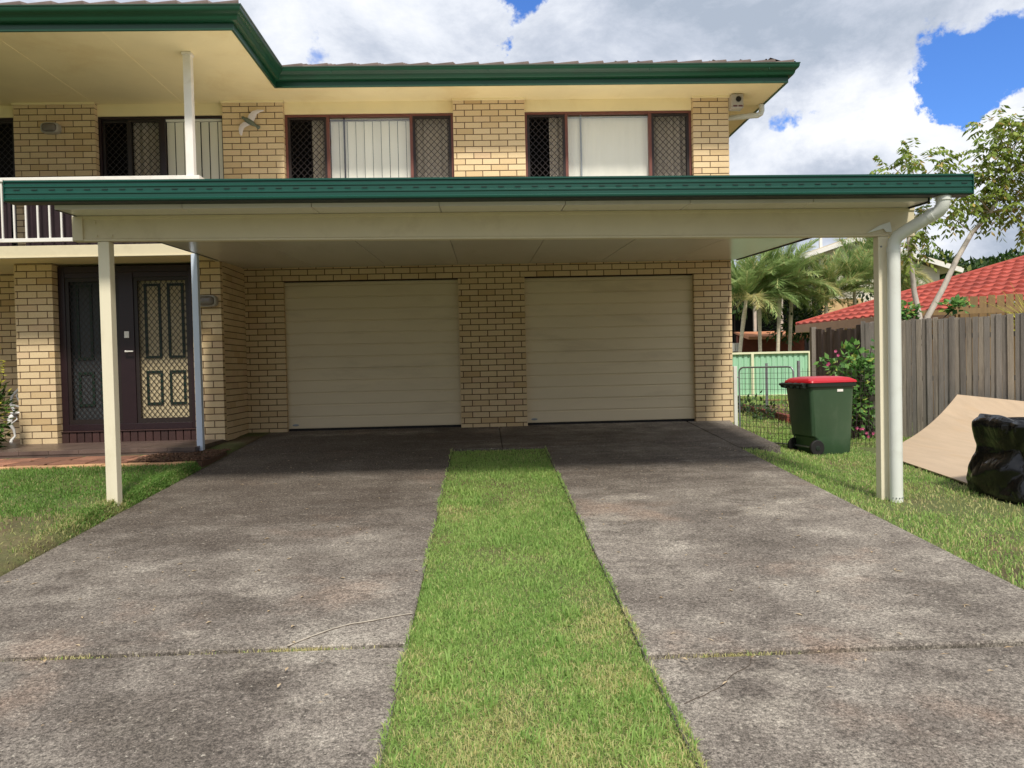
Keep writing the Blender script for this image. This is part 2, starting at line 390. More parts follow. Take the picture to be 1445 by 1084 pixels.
SC.view_settings.view_transform = 'Standard'; SC.view_settings.look = 'None'; SC.view_settings.exposure = 0.45; SC.view_settings.gamma = 1
SC.cycles.use_denoising = True; SC.cycles.max_bounces = 8; SC.cycles.transparent_max_bounces = 16

# ------------------------------------------------------------------ ground
def sst(a, b, x):
    t = np.clip((x-a)/(b-a), 0, 1); return t*t*(3-2*t)
def dz(y): return -.03-.062*(11-np.minimum(np.maximum(y, -3), 11))
XL, XR, SL, SR = -3.0, 2.89, -.39, .695
def gz(x, y):
    x = np.asarray(x, float); y = np.asarray(y, float); D = dz(y)
    zl = D+np.interp(y, [2.5, 4.2, 4.9, 6.0, 8.2, 9.3, 11], [0, .005, .035, .08, .062, .04, .0])*sst(-3.0, -3.06, x)
    zR = np.minimum(np.where(y > 7, -.385, -.385-.03*(7-y)), D-.012)
    wd = np.clip(.45+.33*(y-6.5), .4, 1.3)
    zr = (D-.03)+(zR-(D-.03))*sst(0, 1, (x-XR)/wd)
    z = np.where(x < XL, zl, np.where(x > XR, zr, D-.03))
    inside = (x > -9.6) & (x < 3.56) & (y > 11)
    return np.where(inside, -.2, z)
def axis(pts):
    out = []
    for (a, b, st) in pts: out += list(np.arange(a, b-1e-6, st))
    return np.array(out+[pts[-1][1]])
gx = np.unique(np.concatenate([axis([(-400, -40, 60), (-40, -9, 2.5), (-9, -3.2, .15), (-3.2, -2.9, .05), (-2.9, 2.8, .5), (2.8, 4.6, .1), (4.6, 9, .2), (9, 40, 2.5), (40, 400, 60)]), [XL, XR]]))
gy = axis([(-400, -20, 60), (-20, 0, 2), (0, 12, .2), (12, 34, 1), (34, 100, 8), (100, 700, 100)])
X, Y = np.meshgrid(gx, gy); Z = gz(X, Y)
fine = (np.abs(X) < 9) & (Y > 0) & (Y < 12)
Z = Z+np.where(fine, .008*np.sin(X*7.3+Y*3.1)*np.sin(Y*5.9-X*2.2), 0)
nx, ny = len(gx), len(gy); idx = np.arange(nx*ny).reshape(ny, nx)
F4 = np.stack([idx[:-1, :-1], idx[:-1, 1:], idx[1:, 1:], idx[1:, :-1]], -1).reshape(-1, 4)
struct(link_mesh('ground', np_mesh('ground', np.stack([X.ravel(), Y.ravel(), Z.ravel()], 1), None, F4), m_ground))

# driveway: slabs either side of the turf strip, and the apron in front of the garage
def slab(mb, x0, x1, y0, y1, t=.12, ch=.008, drop=0.0):
    def zt(y): return float(dz(y))-drop
    n = 12
    ring = lambda y, e: [(x0, y, zt(y)-t), (x0, y, zt(y)-ch-e), (x0+ch, y, zt(y)-e), (x1-ch, y, zt(y)-e), (x1, y, zt(y)-ch-e), (x1, y, zt(y)-t)]
    mb.loft([ring(y0, ch), ring(y0+ch, 0), ring(y1-ch, 0), ring(y1, ch)])
jl = .02
drv = MB()
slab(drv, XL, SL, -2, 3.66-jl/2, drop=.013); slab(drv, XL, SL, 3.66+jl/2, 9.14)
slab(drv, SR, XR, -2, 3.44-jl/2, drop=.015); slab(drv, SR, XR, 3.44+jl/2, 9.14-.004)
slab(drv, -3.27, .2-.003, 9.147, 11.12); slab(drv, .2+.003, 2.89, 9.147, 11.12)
# the apron's right wing, a raised corner slab beside the house
def wz(y): return float(dz(y))
drv.prism([(2.893, 8.77), (3.37, 8.77), (3.43, 10.62), (3.5, 11.0), (2.893, 11.0)], -1, 0, 'z')
nv = len(drv.v)
for i in range(nv-10, nv):
    x, y, z = drv.v[i]; drv.v[i] = (x, y, wz(y)-(.25 if z < -.5 else 0))
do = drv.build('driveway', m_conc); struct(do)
# hairline crack in the near left slab
ck = MB(); P = [(-.95, 3.665), (-.87, 3.76), (-.78, 3.85), (-.70, 3.905), (-.62, 3.93), (-.52, 3.975), (-.40, 4.02)]
P2 = [(.76, 3.02), (.86, 3.08), (.96, 3.16), (1.02, 3.24), (1.13, 3.33), (1.17, 3.42)]
for (a, b) in list(zip(P[:-1], P[1:]))+list(zip(P2[:-1], P2[1:])):
    for k in range(3):
        t0, t1 = k/3, (k+1)/3
        p = [a[0]+(b[0]-a[0])*t0, a[1]+(b[1]-a[1])*t0]; q = [a[0]+(b[0]-a[0])*t1, a[1]+(b[1]-a[1])*t1]
        lo = .015 if p[0] > .5 and p[1] < 3.44 else 0.0; wd_ = .0065 if p[0] < 0 else .0032
        ck.bar((p[0], p[1]+.004*math.sin(t0*3*9+p[0]*40), dz(p[1])+.001-lo), (q[0], q[1]+.004*math.sin(t1*3*9+q[0]*40), dz(q[1])+.001-lo), wd_, .003)
nk = len(ck.v)
for (a, b) in zip(P[:-1], P[1:]): ck.bar((a[0], a[1]+.009, dz(a[1])+.001), (b[0], b[1]+.009, dz(b[1])+.001), .011, .005, r=.9)
mk_ = ck.marks[-(len(P)-1)]; pale = MB(); pale.v = ck.v[mk_[0]:]; pale.f = [tuple(i-mk_[0] for i in f) for f in ck.f[mk_[1]:]]; pale.r = ck.r[mk_[1]:]
ck.v = ck.v[:mk_[0]]; ck.f = ck.f[:mk_[1]]; ck.r = ck.r[:mk_[1]]
struct(ck.build('driveway_crack', m_crack)); struct(pale.build('crack_lip', M('pale_concrete', S(176, 166, 150), .9, .3, 30, fine=.3)))

# porch floor, paved path, mulch bed
po = MB()
for i in range(15):
    for j in range(3):
        x0 = -8.3+i*.3335; y0 = 9.02+j*.3335
        if x0 > -3.4: continue
        po.cur = random.random(); po.box(x0+.002, min(x0+.3315, -3.32), y0+.002, y0+.3315, -.075, -.03+random.uniform(-.001, .001))
po.box(-8.3, -3.33, 9.03, 12.0, -.2, -.036); po.box(-8.3, -5.87, 10.02, 12.0, -.04, -.031)
struct(po.build('porch_floor', m_tile, bevel=.002))
pv = MB()
for i in range(12):
    for j in range(2):
        x0 = -8.4+i*.42+j*.09; x1 = min(x0+.405, -3.9)
        if x0 > -4.0: continue
        pv.cur = random.random(); y0 = 8.36+j*.33
        pv.box(x0, x1-.016, y0, y0+.298, -.2, -.096-.003*random.random()-.014*(9.0-y0))
for j in range(5):
    pv.cur = random.random(); pv.box(-3.885, -3.79, 8.36+j*.128, 8.36+j*.128+.123, -.2, -.10-.003*random.random())
struct(pv.build('path', m_terra, bevel=.005))
ed = MB()
for i in range(24):
    x0 = -8.4+i*.232
    if x0 > -3.2: continue
    ed.cur = random.random(); ed.box(x0, min(x0+.226, -3.04), 8.22+.006*random.random(), 8.335, -.22, -.112-.008*random.random())
struct(ed.build('path_edging', m_edge, bevel=.006))
mu = MB()
for i in range(1900):
    x = random.uniform(-3.78, -3.005); y = random.uniform(8.35, 9.3)
    if x < -3.34 and y > 9.02: continue
    a = random.uniform(0, 6.28); L = random.uniform(.012, .04); t = random.uniform(-.5, .5)
    z = -.118+.02*random.random()+.02*(y-8.4)
    mu.cur = random.random(); dx, dy = math.cos(a)*L/2, math.sin(a)*L/2
    mu.bar((x-dx, y-dy, z-t*L/2), (x+dx, y+dy, z+t*L/2), random.uniform(.008, .02), .004)
mu.box(-3.785, -3.004, 8.34, 9.02, -.25, -.122); mu.box(-3.325, -3.004, 9.02, 9.142, -.25, -.108); mu.box(-3.325, -3.275, 9.142, 9.9, -.25, -.108)
struct(mu.build('mulch_bed', m_mulch), 'stuff')

# ------------------------------------------------------------------ brick work
def subtract(ivs, a, b):
    out = []
    for (p, q) in ivs:
        if b <= p or a >= q: out.append((p, q)); continue
        if a > p: out.append((p, a))
        if b < q: out.append((b, q))
    return out
def brick_wall(br, mo, o, u, length, z0, z1, course, blen, phase=0.0, openings=(), depth=.1, mort=.012, inset=.007):
    ux, uy = u; nx_, ny_ = uy, -ux
    def bx(mb, a, b, za, zb, d0, d1, r):
        p = [(o[0]+ux*t-nx_*dd, o[1]+uy*t-ny_*dd) for t in (a, b) for dd in (d0, d1)]
        vs = [(x, y, z) for z in (za, zb) for (x, y) in (p[0], p[2], p[3], p[1])]
        mb.add(vs, [(0, 1, 2, 3), (4, 7, 6, 5), (0, 4, 5, 1), (1, 5, 6, 2), (2, 6, 7, 3), (3, 7, 4, 0)], r)
    n = int(round((z1-z0)/course+.499)); 
    for k in range(n):
        za = z0+k*course; zb = min(za+course, z1); zm = za+course*.5
        iv = [(0, length)]
        for (a, b, c_, d_) in openings:
            if c_ < zm < d_: iv = subtract(iv, a, b)
        off = phase+(k % 2)*blen/2
        for (p, q) in iv:
            bx(mo, p+inset, q-inset, za, zb, inset, depth, .5)
            j0 = math.floor((p-off)/blen)
            j = j0
            while j*blen+off < q:
                a = max(p, j*blen+off); e1 = (j+1)*blen+off; b = q if e1 > q-.035 else e1-mort
                if e1 < p+.035: j += 1; continue
                if a < p+.035: a = p
                if b-a > .02:
                    e = random.uniform(-.0015, .0015)
                    bx(br, a, b, za+.001, zb-mort+.001, e, depth-.004, min(1, max(0, random.gauss(.5, .24))))
                if b >= q: break
                j += 1
HX, HR = 3.556, 4.2
house = thing('house', 'two storey cream brick house with twin garage doors and green gutters', 'house', (0, 11, 0))
br, mo = MB(), MB()
brick_wall(br, mo, (-3.3, 11), (1, 0), HX+3.3, -.06, 2.30, .082, .2375, .05, [(-2.766+3.3, -.333+3.3, -1, 2.05), (.608+3.3, 3.017+3.3, -1, 2.05)])
brick_wall(br, mo, (-9.5, 11), (1, 0), HX+9.5, 2.303, 4.566, .0846, .2390, .0, [(1.3, 3.134, 0, 9), (4.231, 5.965, 0, 9), (6.80, 9.155, 3.3, 9), (10.16, 12.545, 3.3, 9)])
brick_wall(br, mo, (-3.66, 10), (1, 0), .36, -.04, 2.235, .084, .24, .0)
brick_wall(br, mo, (-5.85, 10), (1, 0), .465, -.04, 2.235, .084, .24, .04)
brick_wall(br, mo, (-3.3, 10.1), (0, 1), .9, -.06, 2.30, .083, .24, .02)
brick_wall(br, mo, (-5.385, 10.1), (0, 1), .12, -.04, 2.235, .084, .24, .02)
brick_wall(br, mo, (-9.5, 11), (1, 0), 3.66, -.04, 2.235, .084, .24, .0)
brick_wall(br, mo, (HX, 11.1), (0, 1), 8.4, -.45, 4.566, .0846, .239, .1)
wall = br.build('wall', m_brick, house); mo.build('mortar', m_mortar, wall)
it = MB(); it.box(-9.4, 3.43, 11.86, 19.4, -.3, 4.56); it.box(-9.4, -3.45, 11.1, 11.78, 2.0, 2.336); it.box(-5.75, -3.42, 10.32, 11.0, -.04, 2.2); it.box(-9.4, 3.43, 11.12, 11.78, 2.9, 3.28)
it.box(-3.3, 3.4, 11.13, 11.78, -.05, 2.25)
it.build('interior', m_dark, house)

# soffit, fascia boards, gutter, roof
ZS = 4.57
sf = MB()
sf.box(-9.8, -2.655, 8.70, 11.3, ZS, ZS+.02); sf.box(-2.655, 4.18, 10.46, 11.3, ZS, ZS+.02); sf.box(-9.8, 4.18, 11.3, 19.6, ZS, ZS+.02)
for x in (-8.9, -7.7, -6.5, -5.3, -4.1): sf.box(x-.02, x+.02, 8.72, 10.98, ZS-.004, ZS)
for x in (-1.4, .5, 2.0): sf.box(x-.015, x+.015, 10.48, 10.98, ZS-.003, ZS)
sf.build('soffit', m_soffit, house)
tb = MB()
for (a, b) in ((-8.2, -6.366), (-5.269, -3.535), (-2.70, -.345), (.66, 3.045)):
    tb.box(a+.002, b-.002, 11.075, 11.15, 4.405, ZS-.001)
for (a, b) in ((-6.366, -5.269), (-3.535, -2.70), (-.345, .66), (3.045, 3.556)):
    tb.box(a-.012, b+.012, 10.972, 10.997, 4.545, ZS-.001)
tb.build_each('head_board', m_soffit, house)
def sweep(mb, path, prof, r=None):
    P = [Vector((x, y)) for x, y in path]; rings = []
    for i, p in enumerate(P):
        ns = []
        if i > 0: d = (P[i]-P[i-1]).normalized(); ns.append(Vector((d.y, -d.x)))
        if i < len(P)-1: d = (P[i+1]-P[i]).normalized(); ns.append(Vector((d.y, -d.x)))
        n_ = ns[0] if len(ns) == 1 else (ns[0]+ns[1])/(1+ns[0].dot(ns[1]))
        rings.append([(p.x+n_.x*o_, p.y+n_.y*o_, z) for (o_, z) in prof])
    return mb.loft(rings, True, True, r)
EP = [(-9.8, 8.69), (-2.645, 8.69), (-2.645, 10.45), (4.2, 10.45), (4.2, 19.6)]
fa = sweep(MB(), EP, [(0, 4.555), (0, 4.78), (-.025, 4.78), (-.025, 4.555)])
fa.build('fascia', m_gutter, house)
gu = sweep(MB(), EP, [(.003, 4.632), (.03, 4.632), (.052, 4.640), (.066, 4.662), (.072, 4.690), (.084, 4.706), (.102, 4.716), (.112, 4.735), (.115, 4.768), (.122, 4.772), (.122, 4.782), (.104, 4.782), (.104, 4.74), (.06, 4.70), (.05, 4.65), (.003, 4.65)])
g_o = gu.build('gutter', m_gutter, house, smooth=35)
jb = MB()
for x in (-1.9, .15, 2.3, 3.9): jb.box(x-.004, x+.004, 10.325, 10.345, 4.69, 4.715)
for x in (-1.2, 1.9, 3.7): jb.lathe([(.006, 0), (.006, .006)], (x, 10.443, 4.60), 8, 'y')
jb.build_each('gutter_clip', m_gutter, g_o)
def tile_roof(name, p0, e, s, W, L, mask, mat, parent, ta=.33, tb_=.32, ha=.03, hb=.018, na=6, shape='saw', skirt=.05):
    p0, e, s = Vector(p0), Vector(e).normalized(), Vector(s).normalized(); nn = e.cross(s).normalized()
    if nn.z < 0: nn = -nn
    A = []; k = 0
    while k*ta < W:
        for f_ in np.linspace(0, .96, na): A.append(k*ta+f_*ta)
        k += 1
    A = np.array([a for a in A if a <= W]+[W])
    Bv = []; k = 0
    while k*tb_ < L:
        Bv += [k*tb_, k*tb_+.02, k*tb_+tb_-.004]; k += 1
    Bv = np.array([b for b in Bv if b <= L])
    GA, GB = np.meshgrid(A, Bv)
    fa_ = np.mod(GA/ta, 1); fb = np.mod(GB/tb_+1e-6, 1)
    if shape == 'saw': h = ha*fa_
    else: h = ha*np.where(fa_ < .62, np.sin(np.pi*fa_/.62), -.15*np.sin(np.pi*(fa_-.62)/.38))
    h = h+hb*(1-fb)
    V = np.array(p0)[None, None]+GA[..., None]*np.array(e)+GB[..., None]*np.array(s)+h[..., None]*np.array(nn)
    sk = V[:1]-np.array(nn)*skirt-0*h[:1, :, None]
    V = np.concatenate([sk, V], 0); nb, na_ = V.shape[:2]
    ix = np.arange(nb*na_).reshape(nb, na_)
    f4 = np.stack([ix[:-1, :-1], ix[:-1, 1:], ix[1:, 1:], ix[1:, :-1]], -1).reshape(-1, 4)
    cen = V.reshape(-1, 3)[f4].mean(1)
    keep = np.array([mask(*c) for c in cen]) if mask else np.ones(len(f4), bool)
    ga = np.concatenate([GA[:1], GA]); gb = np.concatenate([GB[:1], GB])
    cid = (np.floor(ga.ravel()[f4[:, 0]]/ta)*37+np.floor(gb.ravel()[f4[:, 0]]/tb_+.01)*91)
    rn = np.mod(np.sin(cid*12.9898)*43758.5453, 1)
    return link_mesh(name, np_mesh(name, V.reshape(-1, 3), None, f4[keep], attrs={'rnd': rn[keep]}), mat, parent)
t20 = math.tan(math.radians(20))
tile_roof('roof', (-2.6, 10.37, 4.79), (1, 0, 0), (0, 1, t20), 6.85, 4.9, lambda x, y, z: x < 4.25-(y-10.37)*.98, m_roof, house)
tile_roof('roof', (-9.8, 8.61, 4.79), (1, 0, 0), (0, 1, t20), 7.25, 4.5, lambda x, y, z: x < -2.55-(y-8.61), m_roof, house)
rw = MB(); rw.add([(-2.53, 8.60, 4.76), (-2.53, 10.5, 4.76), (-4.45, 10.5, 5.46), (-2.53, 8.60, 4.80), (-2.53, 10.5, 4.80), (-4.45, 10.5, 5.50)], [(0, 1, 2), (3, 5, 4), (0, 3, 4, 1), (1, 4, 5, 2), (2, 5, 3, 0)]); rw.build('roof', m_roof, house)
tile_roof('roof', (4.27, 10.37, 4.79), (0, 1, 0), (-1, 0, t20), 9.2, 4.6, lambda x, y, z: y > 10.37+(4.25-x), m_roof, house)

# ------------------------------------------------------------------ openings of the house
def diamond(mb, x0, x1, z0, z1, y, px=.087, pz=.092, wd=.008, th=.004):
    s = pz/px
    for sg in (1, -1):
        lo = -(x1-x0)*s if sg > 0 else 0.0
        hi = (z1-z0) if sg > 0 else (z1-z0)+(x1-x0)*s
        k = math.floor(lo/pz)*pz
        while k < hi:
            pts = []
            a, b = 0.0, x1-x0
            za, zb = k+sg*s*a, k+sg*s*b
            H = z1-z0
            ts = [0.0, 1.0]
            for lim in (0, H):
                if abs(zb-za) > 1e-9:
                    t = (lim-za)/(zb-za)
                    if 0 < t < 1: ts.append(t)
            ts.sort()
            for t0, t1 in zip(ts[:-1], ts[1:]):
                zm = za+(zb-za)*(t0+t1)/2
                if 0 < zm < H and t1-t0 > 1e-3:
                    mb.bar((x0+b*t0, y+(.002 if sg > 0 else -.002), z0+za+(zb-za)*t0), (x0+b*t1, y+(.002 if sg > 0 else -.002), z0+za+(zb-za)*t1), th, wd)
            k += pz
def frame(mb, x0, x1, z0, z1, y0, y1, t, tb=None):
    tb = t if tb is None else tb
    mb.box(x0, x0+t, y0, y1, z0, z1); mb.box(x1-t, x1, y0, y1, z0, z1)
    mb.box(x0+t, x1-t, y0, y1, z1-t, z1); mb.box(x0+t, x1-t, y0, y1, z0, z0+tb)
def screen(parent, x0, x1, z0, z1, y, t=.035):
    m = MB(); frame(m, x0, x1, z0, z1, y-.015, y+.015, t); diamond(m, x0+t, x1-t, z0+t, z1-t, y); return m.build('security_screen', m_screen, parent)
def slats(parent, x0, x1, z0, z1, y, wd=.105, name='vertical_blind', mat=None, gaps=()):
    m = MB(); x = x0; k = 0
    m.box(x0, x1, y-.02, y+.02, z1-.03, z1)
    while x < x1-.02:
        m.cur = random.random(); xe = min(x+wd, x1)
        a = random.uniform(-.012, .012)
        m.obox(((x+xe)/2, y+a*.3, (z0+z1)/2-.018), ((xe-x)/2-.004, a, 0), (0, .0012, 0), (0, 0, (z1-z0)/2-.02)); x += wd; k += 1
    return m.build(name, mat or m_blind, parent)
ZT = 4.402
for (a, b, kind) in ((-2.70, -.345, 0), (.66, 3.045, 1)):
    m = MB(); frame(m, a+.003, b-.003, 3.3, ZT, 11.03, 11.10, .032)
    s1 = a+.575; s2 = b-.575
    m.box(s1, s1+.04, 11.03, 11.10, 3.332, ZT-.032); m.box(s2-.04, s2, 11.03, 11.10, 3.332, ZT-.032)
    win = m.build('window', m_maroon, house); win.location.y += .06
    screen(win, a+.036, s1-.001, 3.334, ZT-.034, 11.055); screen(win, s2+.001, b-.036, 3.334, ZT-.034, 11.055)
    link_mesh('glass', np_mesh('glass', np.array([(s1+.041, 11.066, 3.333), (s2-.041, 11.066, 3.333), (s2-.041, 11.066, ZT-.033), (s1+.041, 11.066, ZT-.033)]), None, np.array([[0, 1, 2, 3]])), m_glass, win)
    bar = MB(); xm = s1+.04+(.2 if kind == 0 else .19); bar.box(xm-.010, xm+.010, 11.072, 11.10, 3.334, ZT-.034); bar.box(s1+.04, s2-.04, 11.075, 11.09, ZT-.075, ZT-.066); bar.build_each('sash', m_steel if kind else m_dkframe, win)
    if kind == 0: slats(win, s1+.042, s2-.042, 3.3, ZT-.036, 11.125, .118)
    else:
        bl = MB(); n = 60
        xs = np.linspace(s1+.03, s2-.03, n); top = [(x, 11.12+.004*math.sin(x*21)+.002*math.sin(x*53)) for x in xs]
        bl.loft([[(x, y, 3.3) for x, y in top], [(x, y, ZT-.04) for x, y in top]], False, False); bl.build('blind', m_blind, win)
    cu = MB(); cx0, cx1 = (a+.34, s1+.02) if kind == 0 else (a+.36, s1+.02)
    for (c0, c1) in ((cx0, cx1), (s2-.02, b-.05)):
        xs = np.linspace(c0, c1, 40); cu.loft([[(x, 11.19+.018*math.sin(x*60), 3.3) for x in xs], [(x, 11.19+.018*math.sin(x*60), ZT-.02) for x in xs]], False, False)
    cu.build_each('curtain', m_curtain, win)
# balcony sliding doors
m = MB(); frame(m, -5.266, -3.538, 2.345, ZT, 11.03, 11.10, .035); m.box(-4.41, -4.355, 11.03, 11.10, 2.38, ZT-.035)
bd = m.build('sliding_door', m_dkframe, house); bd.location.y += .06; screen(bd, -5.23, -4.862, 2.381, ZT-.036, 11.085); screen(bd, -4.86, -4.412, 2.381, ZT-.036, 11.055)
slats(bd, -4.35, -3.576, 2.39, ZT-.036, 11.075, .118)
cu = MB(); xs = np.linspace(-4.85, -4.42, 40); cu.loft([[(x, 11.17+.015*math.sin(x*55), 2.4) for x in xs], [(x, 11.17+.015*math.sin(x*55), ZT-.02) for x in xs]], False, False); cu.build('curtain', m_curtain, bd)
m = MB(); frame(m, -8.197, -6.369, 2.345, ZT, 11.03, 11.10, .035); bd2 = m.build('sliding_door', m_dkframe, house); bd2.location.y += .06
screen(bd2, -8.16, -6.41, 2.381, ZT-.036, 11.055)
# garage doors
for (a, b) in ((-2.766, -.333), (.608, 3.017)):
    m = MB(); z = -.004; pt = .1685
    while z < 2.04:
        z1 = min(z+pt-.006, 2.06)
        m.prism([(11.085, z+.004), (11.081, z+.012), (11.081, z1-.012), (11.085, z1-.002), (11.12, z1-.002), (11.12, z+.004)], a-.02, b+.02, 'x'); z += pt
    m.box(a-.02, b+.02, 11.092, 11.118, .0, 2.06)
    gd = m.build('garage_door', m_garage, house)
    s = MB(); s.box(a+.002, b-.002, 11.080, 11.115, -.034, -.004); s.build('door_seal', m_rubber, gd)
    p_ = MB(); p_.lathe([(.0, 0), (.045, 0), (.045, .004), (.0, .006)], (0, 0, 0), 20, 'y')
    for i, (x, y, z) in enumerate(p_.v): p_.v[i] = (a+.1+x, 11.080-y, .05+z*.35)
    p_.build('badge', m_steel, gd)
# front double door with security screens
m = MB(); DX0, DX1 = -5.382, -3.663
frame(m, DX0+.002, DX1-.002, .113, 2.205, 10.12, 10.2, .08)
m.box(-4.625, -4.445, 10.12, 10.2, .193, 2.125)
m.box(DX0+.08, DX1-.08, 10.13, 10.2, 2.06, 2.125)
fd = m.build('front_door', m_dkframe, house, bevel=.004)
for (a, b) in ((DX0+.082, -4.627), (-4.443, DX1-.082)):
    s = MB(); frame(s, a, b, .195, 2.058, 10.135, 10.165, .045, .06); diamond(s, a+.045, b-.045, .255, 2.013, 10.15, .066, .085, .007); s.build('security_screen', m_screen, fd)
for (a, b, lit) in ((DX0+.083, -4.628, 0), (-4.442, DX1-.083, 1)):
    d_ = MB(); d_.box(a, b, 10.22, 10.26, .15, 2.1); d_.build('door_leaf', m_door if lit else M('shaded_door_leaf', S(60, 64, 66), .5, .08, 3), fd)  # left leaf takes a darker colour that stands for its shade
    mld = MB(); w_ = b-a
    for (p, q) in ((.14, .44), (.56, .86)):
        for (z0, z1) in ((.42, .86), (1.02, 1.98)):
            frame(mld, a+p*w_, a+q*w_, z0, z1, 10.205, 10.2195, .032)
    mld.build_each('door_moulding', m_doordk, fd, 4)
lk = MB(); lk.box(-4.565, -4.505, 10.105, 10.1195, 1.285, 1.37); lk.box(-4.545, -4.525, 10.06, 10.1195, 1.10, 1.125); lk.box(-4.545, -4.44, 10.055, 10.07, 1.105, 1.12)
lk.build_each('handle', m_white, fd, bevel=.003)
sl_ = MB(); x = DX0
while x < DX1-.03:
    sl_.cur = random.random(); sl_.box(x+.004, min(x+.088, DX1), 10.09+.002*random.random(), 10.3, -.04, .098); x += .0955
sl_.box(DX0, DX1, 10.075, 10.3, .099, .112)
sl_.build('door_sill', m_sill, house, bevel=.003)

# balcony: slab edge, floor, underside, railing, posts
bl = MB(); bl.box(-9.8, -3.315, 9.30, 9.33, 2.215, 2.342); bl.box(-9.8, -3.315, 9.285, 9.335, 2.200, 2.2145)
bl.box(-9.8, -3.345, 9.3305, 9.36, 2.23, 2.33); bl.box(-3.345, -3.315, 9.3305, 10.99, 2.2145, 2.342)
bl.build('balcony_fascia', m_cream, house, bevel=.003)
bf = MB(); bf.box(-9.8, -3.346, 9.361, 11.02, 2.29, 2.34); bf.build('balcony_floor', m_timber, house)
bu = MB(); bu.box(-9.8, -3.35, 9.34, 11.0, 2.2385, 2.252); bu.build('balcony_soffit', m_soffit, house)
rail = MB(); rail.box(-9.8, -3.27, 9.285, 9.335, 3.085, 3.132); rail.box(-3.315, -3.27, 9.335, 10.98, 3.085, 3.132)
ro = rail.build('balcony_railing', m_white, house, bevel=.004)
lr = MB(); lr.box(-9.8, -3.29, 9.295, 9.325, 2.386, 2.430); lr.box(-3.31, -3.28, 9.335, 10.98, 2.386, 2.430); lr.build('bottom_rail', m_white, ro, bevel=.003)
bb = MB(); bb.box(-.009, .009, -.009, .009, 2.430, 3.085); bme = bb.mesh('baluster'); bme.materials.append(m_white)
for k in range(26):
    o = bpy.data.objects.new('baluster', bme); C.objects.link(o); o.parent = ro; o.location = (-3.40-k*.1345, 9.31, 0)
up_ = MB(); up_.box(-3.425, -3.335, 9.30, 9.39, 3.132, ZS-.001); up_.box(-3.435, -3.325, 9.29, 9.40, ZS-.035, ZS-.002); up_.box(-3.425, -3.335, 9.34, 9.43, 2.342, 3.084)
up_.build('balcony_post', m_white, house, bevel=.004)
lp = MB(); lp.box(-3.355, -3.285, 9.17, 9.24, -.16, 2.199); lo_ = lp.build('porch_post', m_bluewhite, house, bevel=.004)
# eave downpipe
ep = MB(); ep.tube([(4.16, 11.35, 4.56), (4.16, 11.35, 4.47), (4.145, 11.35, 4.43), (4.10, 11.35, 4.405), (4.0, 11.35, 4.40), (3.68, 11.35, 4.37), (3.63, 11.35, 4.35), (3.61, 11.35, 4.30), (3.61, 11.35, -.4)], .04, 14)
dpo = ep.build('downpipe', m_pvc, house, smooth=50)

# wall lights, siren box, bird
def bulkhead(x, y, z, label):
    t = thing('wall_light', label, 'wall light', (x, y, z), 'bulkhead lights on the brick piers')
    def oval(a, b, y0, mb, h, inner=None):
        pts = lambda A, B_: [(A*math.copysign(abs(math.cos(k*math.pi/14))**.55, math.cos(k*math.pi/14)), B_*math.copysign(abs(math.sin(k*math.pi/14))**.55, math.sin(k*math.pi/14))) for k in range(28)]
        R = [[(x+p, y-d_, z+q) for p, q in pts(a*s_, b*s_)] for (s_, d_) in h]
        mb.loft(R)
    m = MB(); oval(.125, .075, 0, m, [(1, 0), (1, .05), (.95, .075), (.80, .085), (.76, .07)]); b = m.build('housing', m_grey, t, smooth=35)
    m = MB(); oval(.125, .075, 0, m, [(.74, .06), (.74, .082), (.6, .098), (.3, .104)]); m.build('lens', m_lens, t, smooth=50)
bulkhead(-3.455, 9.998, 1.72, 'oval bulkhead light on the brick beside the front door')
bulkhead(-5.845, 10.998, 4.215, 'oval bulkhead light on the brick pier upstairs on the balcony')
t = thing('alarm_siren_box', 'white square alarm box with round dark hole under the eave', 'alarm box', (3.64, 10.92, 4.36))
m = MB(); m.box(3.562, 3.735, 10.88, 11.03, 4.362, 4.560); m.build('case', m_grey, t, bevel=.012)
m = MB(); m.lathe([(.038, 0), (.038, .008), (.03, .009)], (3.66, 10.868, 4.485), 20, 'y'); m.build('speaker', m_rubber, t)
m = MB(); m.box(3.585, 3.64, 10.872, 10.8795, 4.382, 4.398); m.box(3.66, 3.715, 10.872, 10.8795, 4.382, 4.398); m.build_each('strobe_lens', M('dark_red_lens', S(90, 20, 20), .3), t)

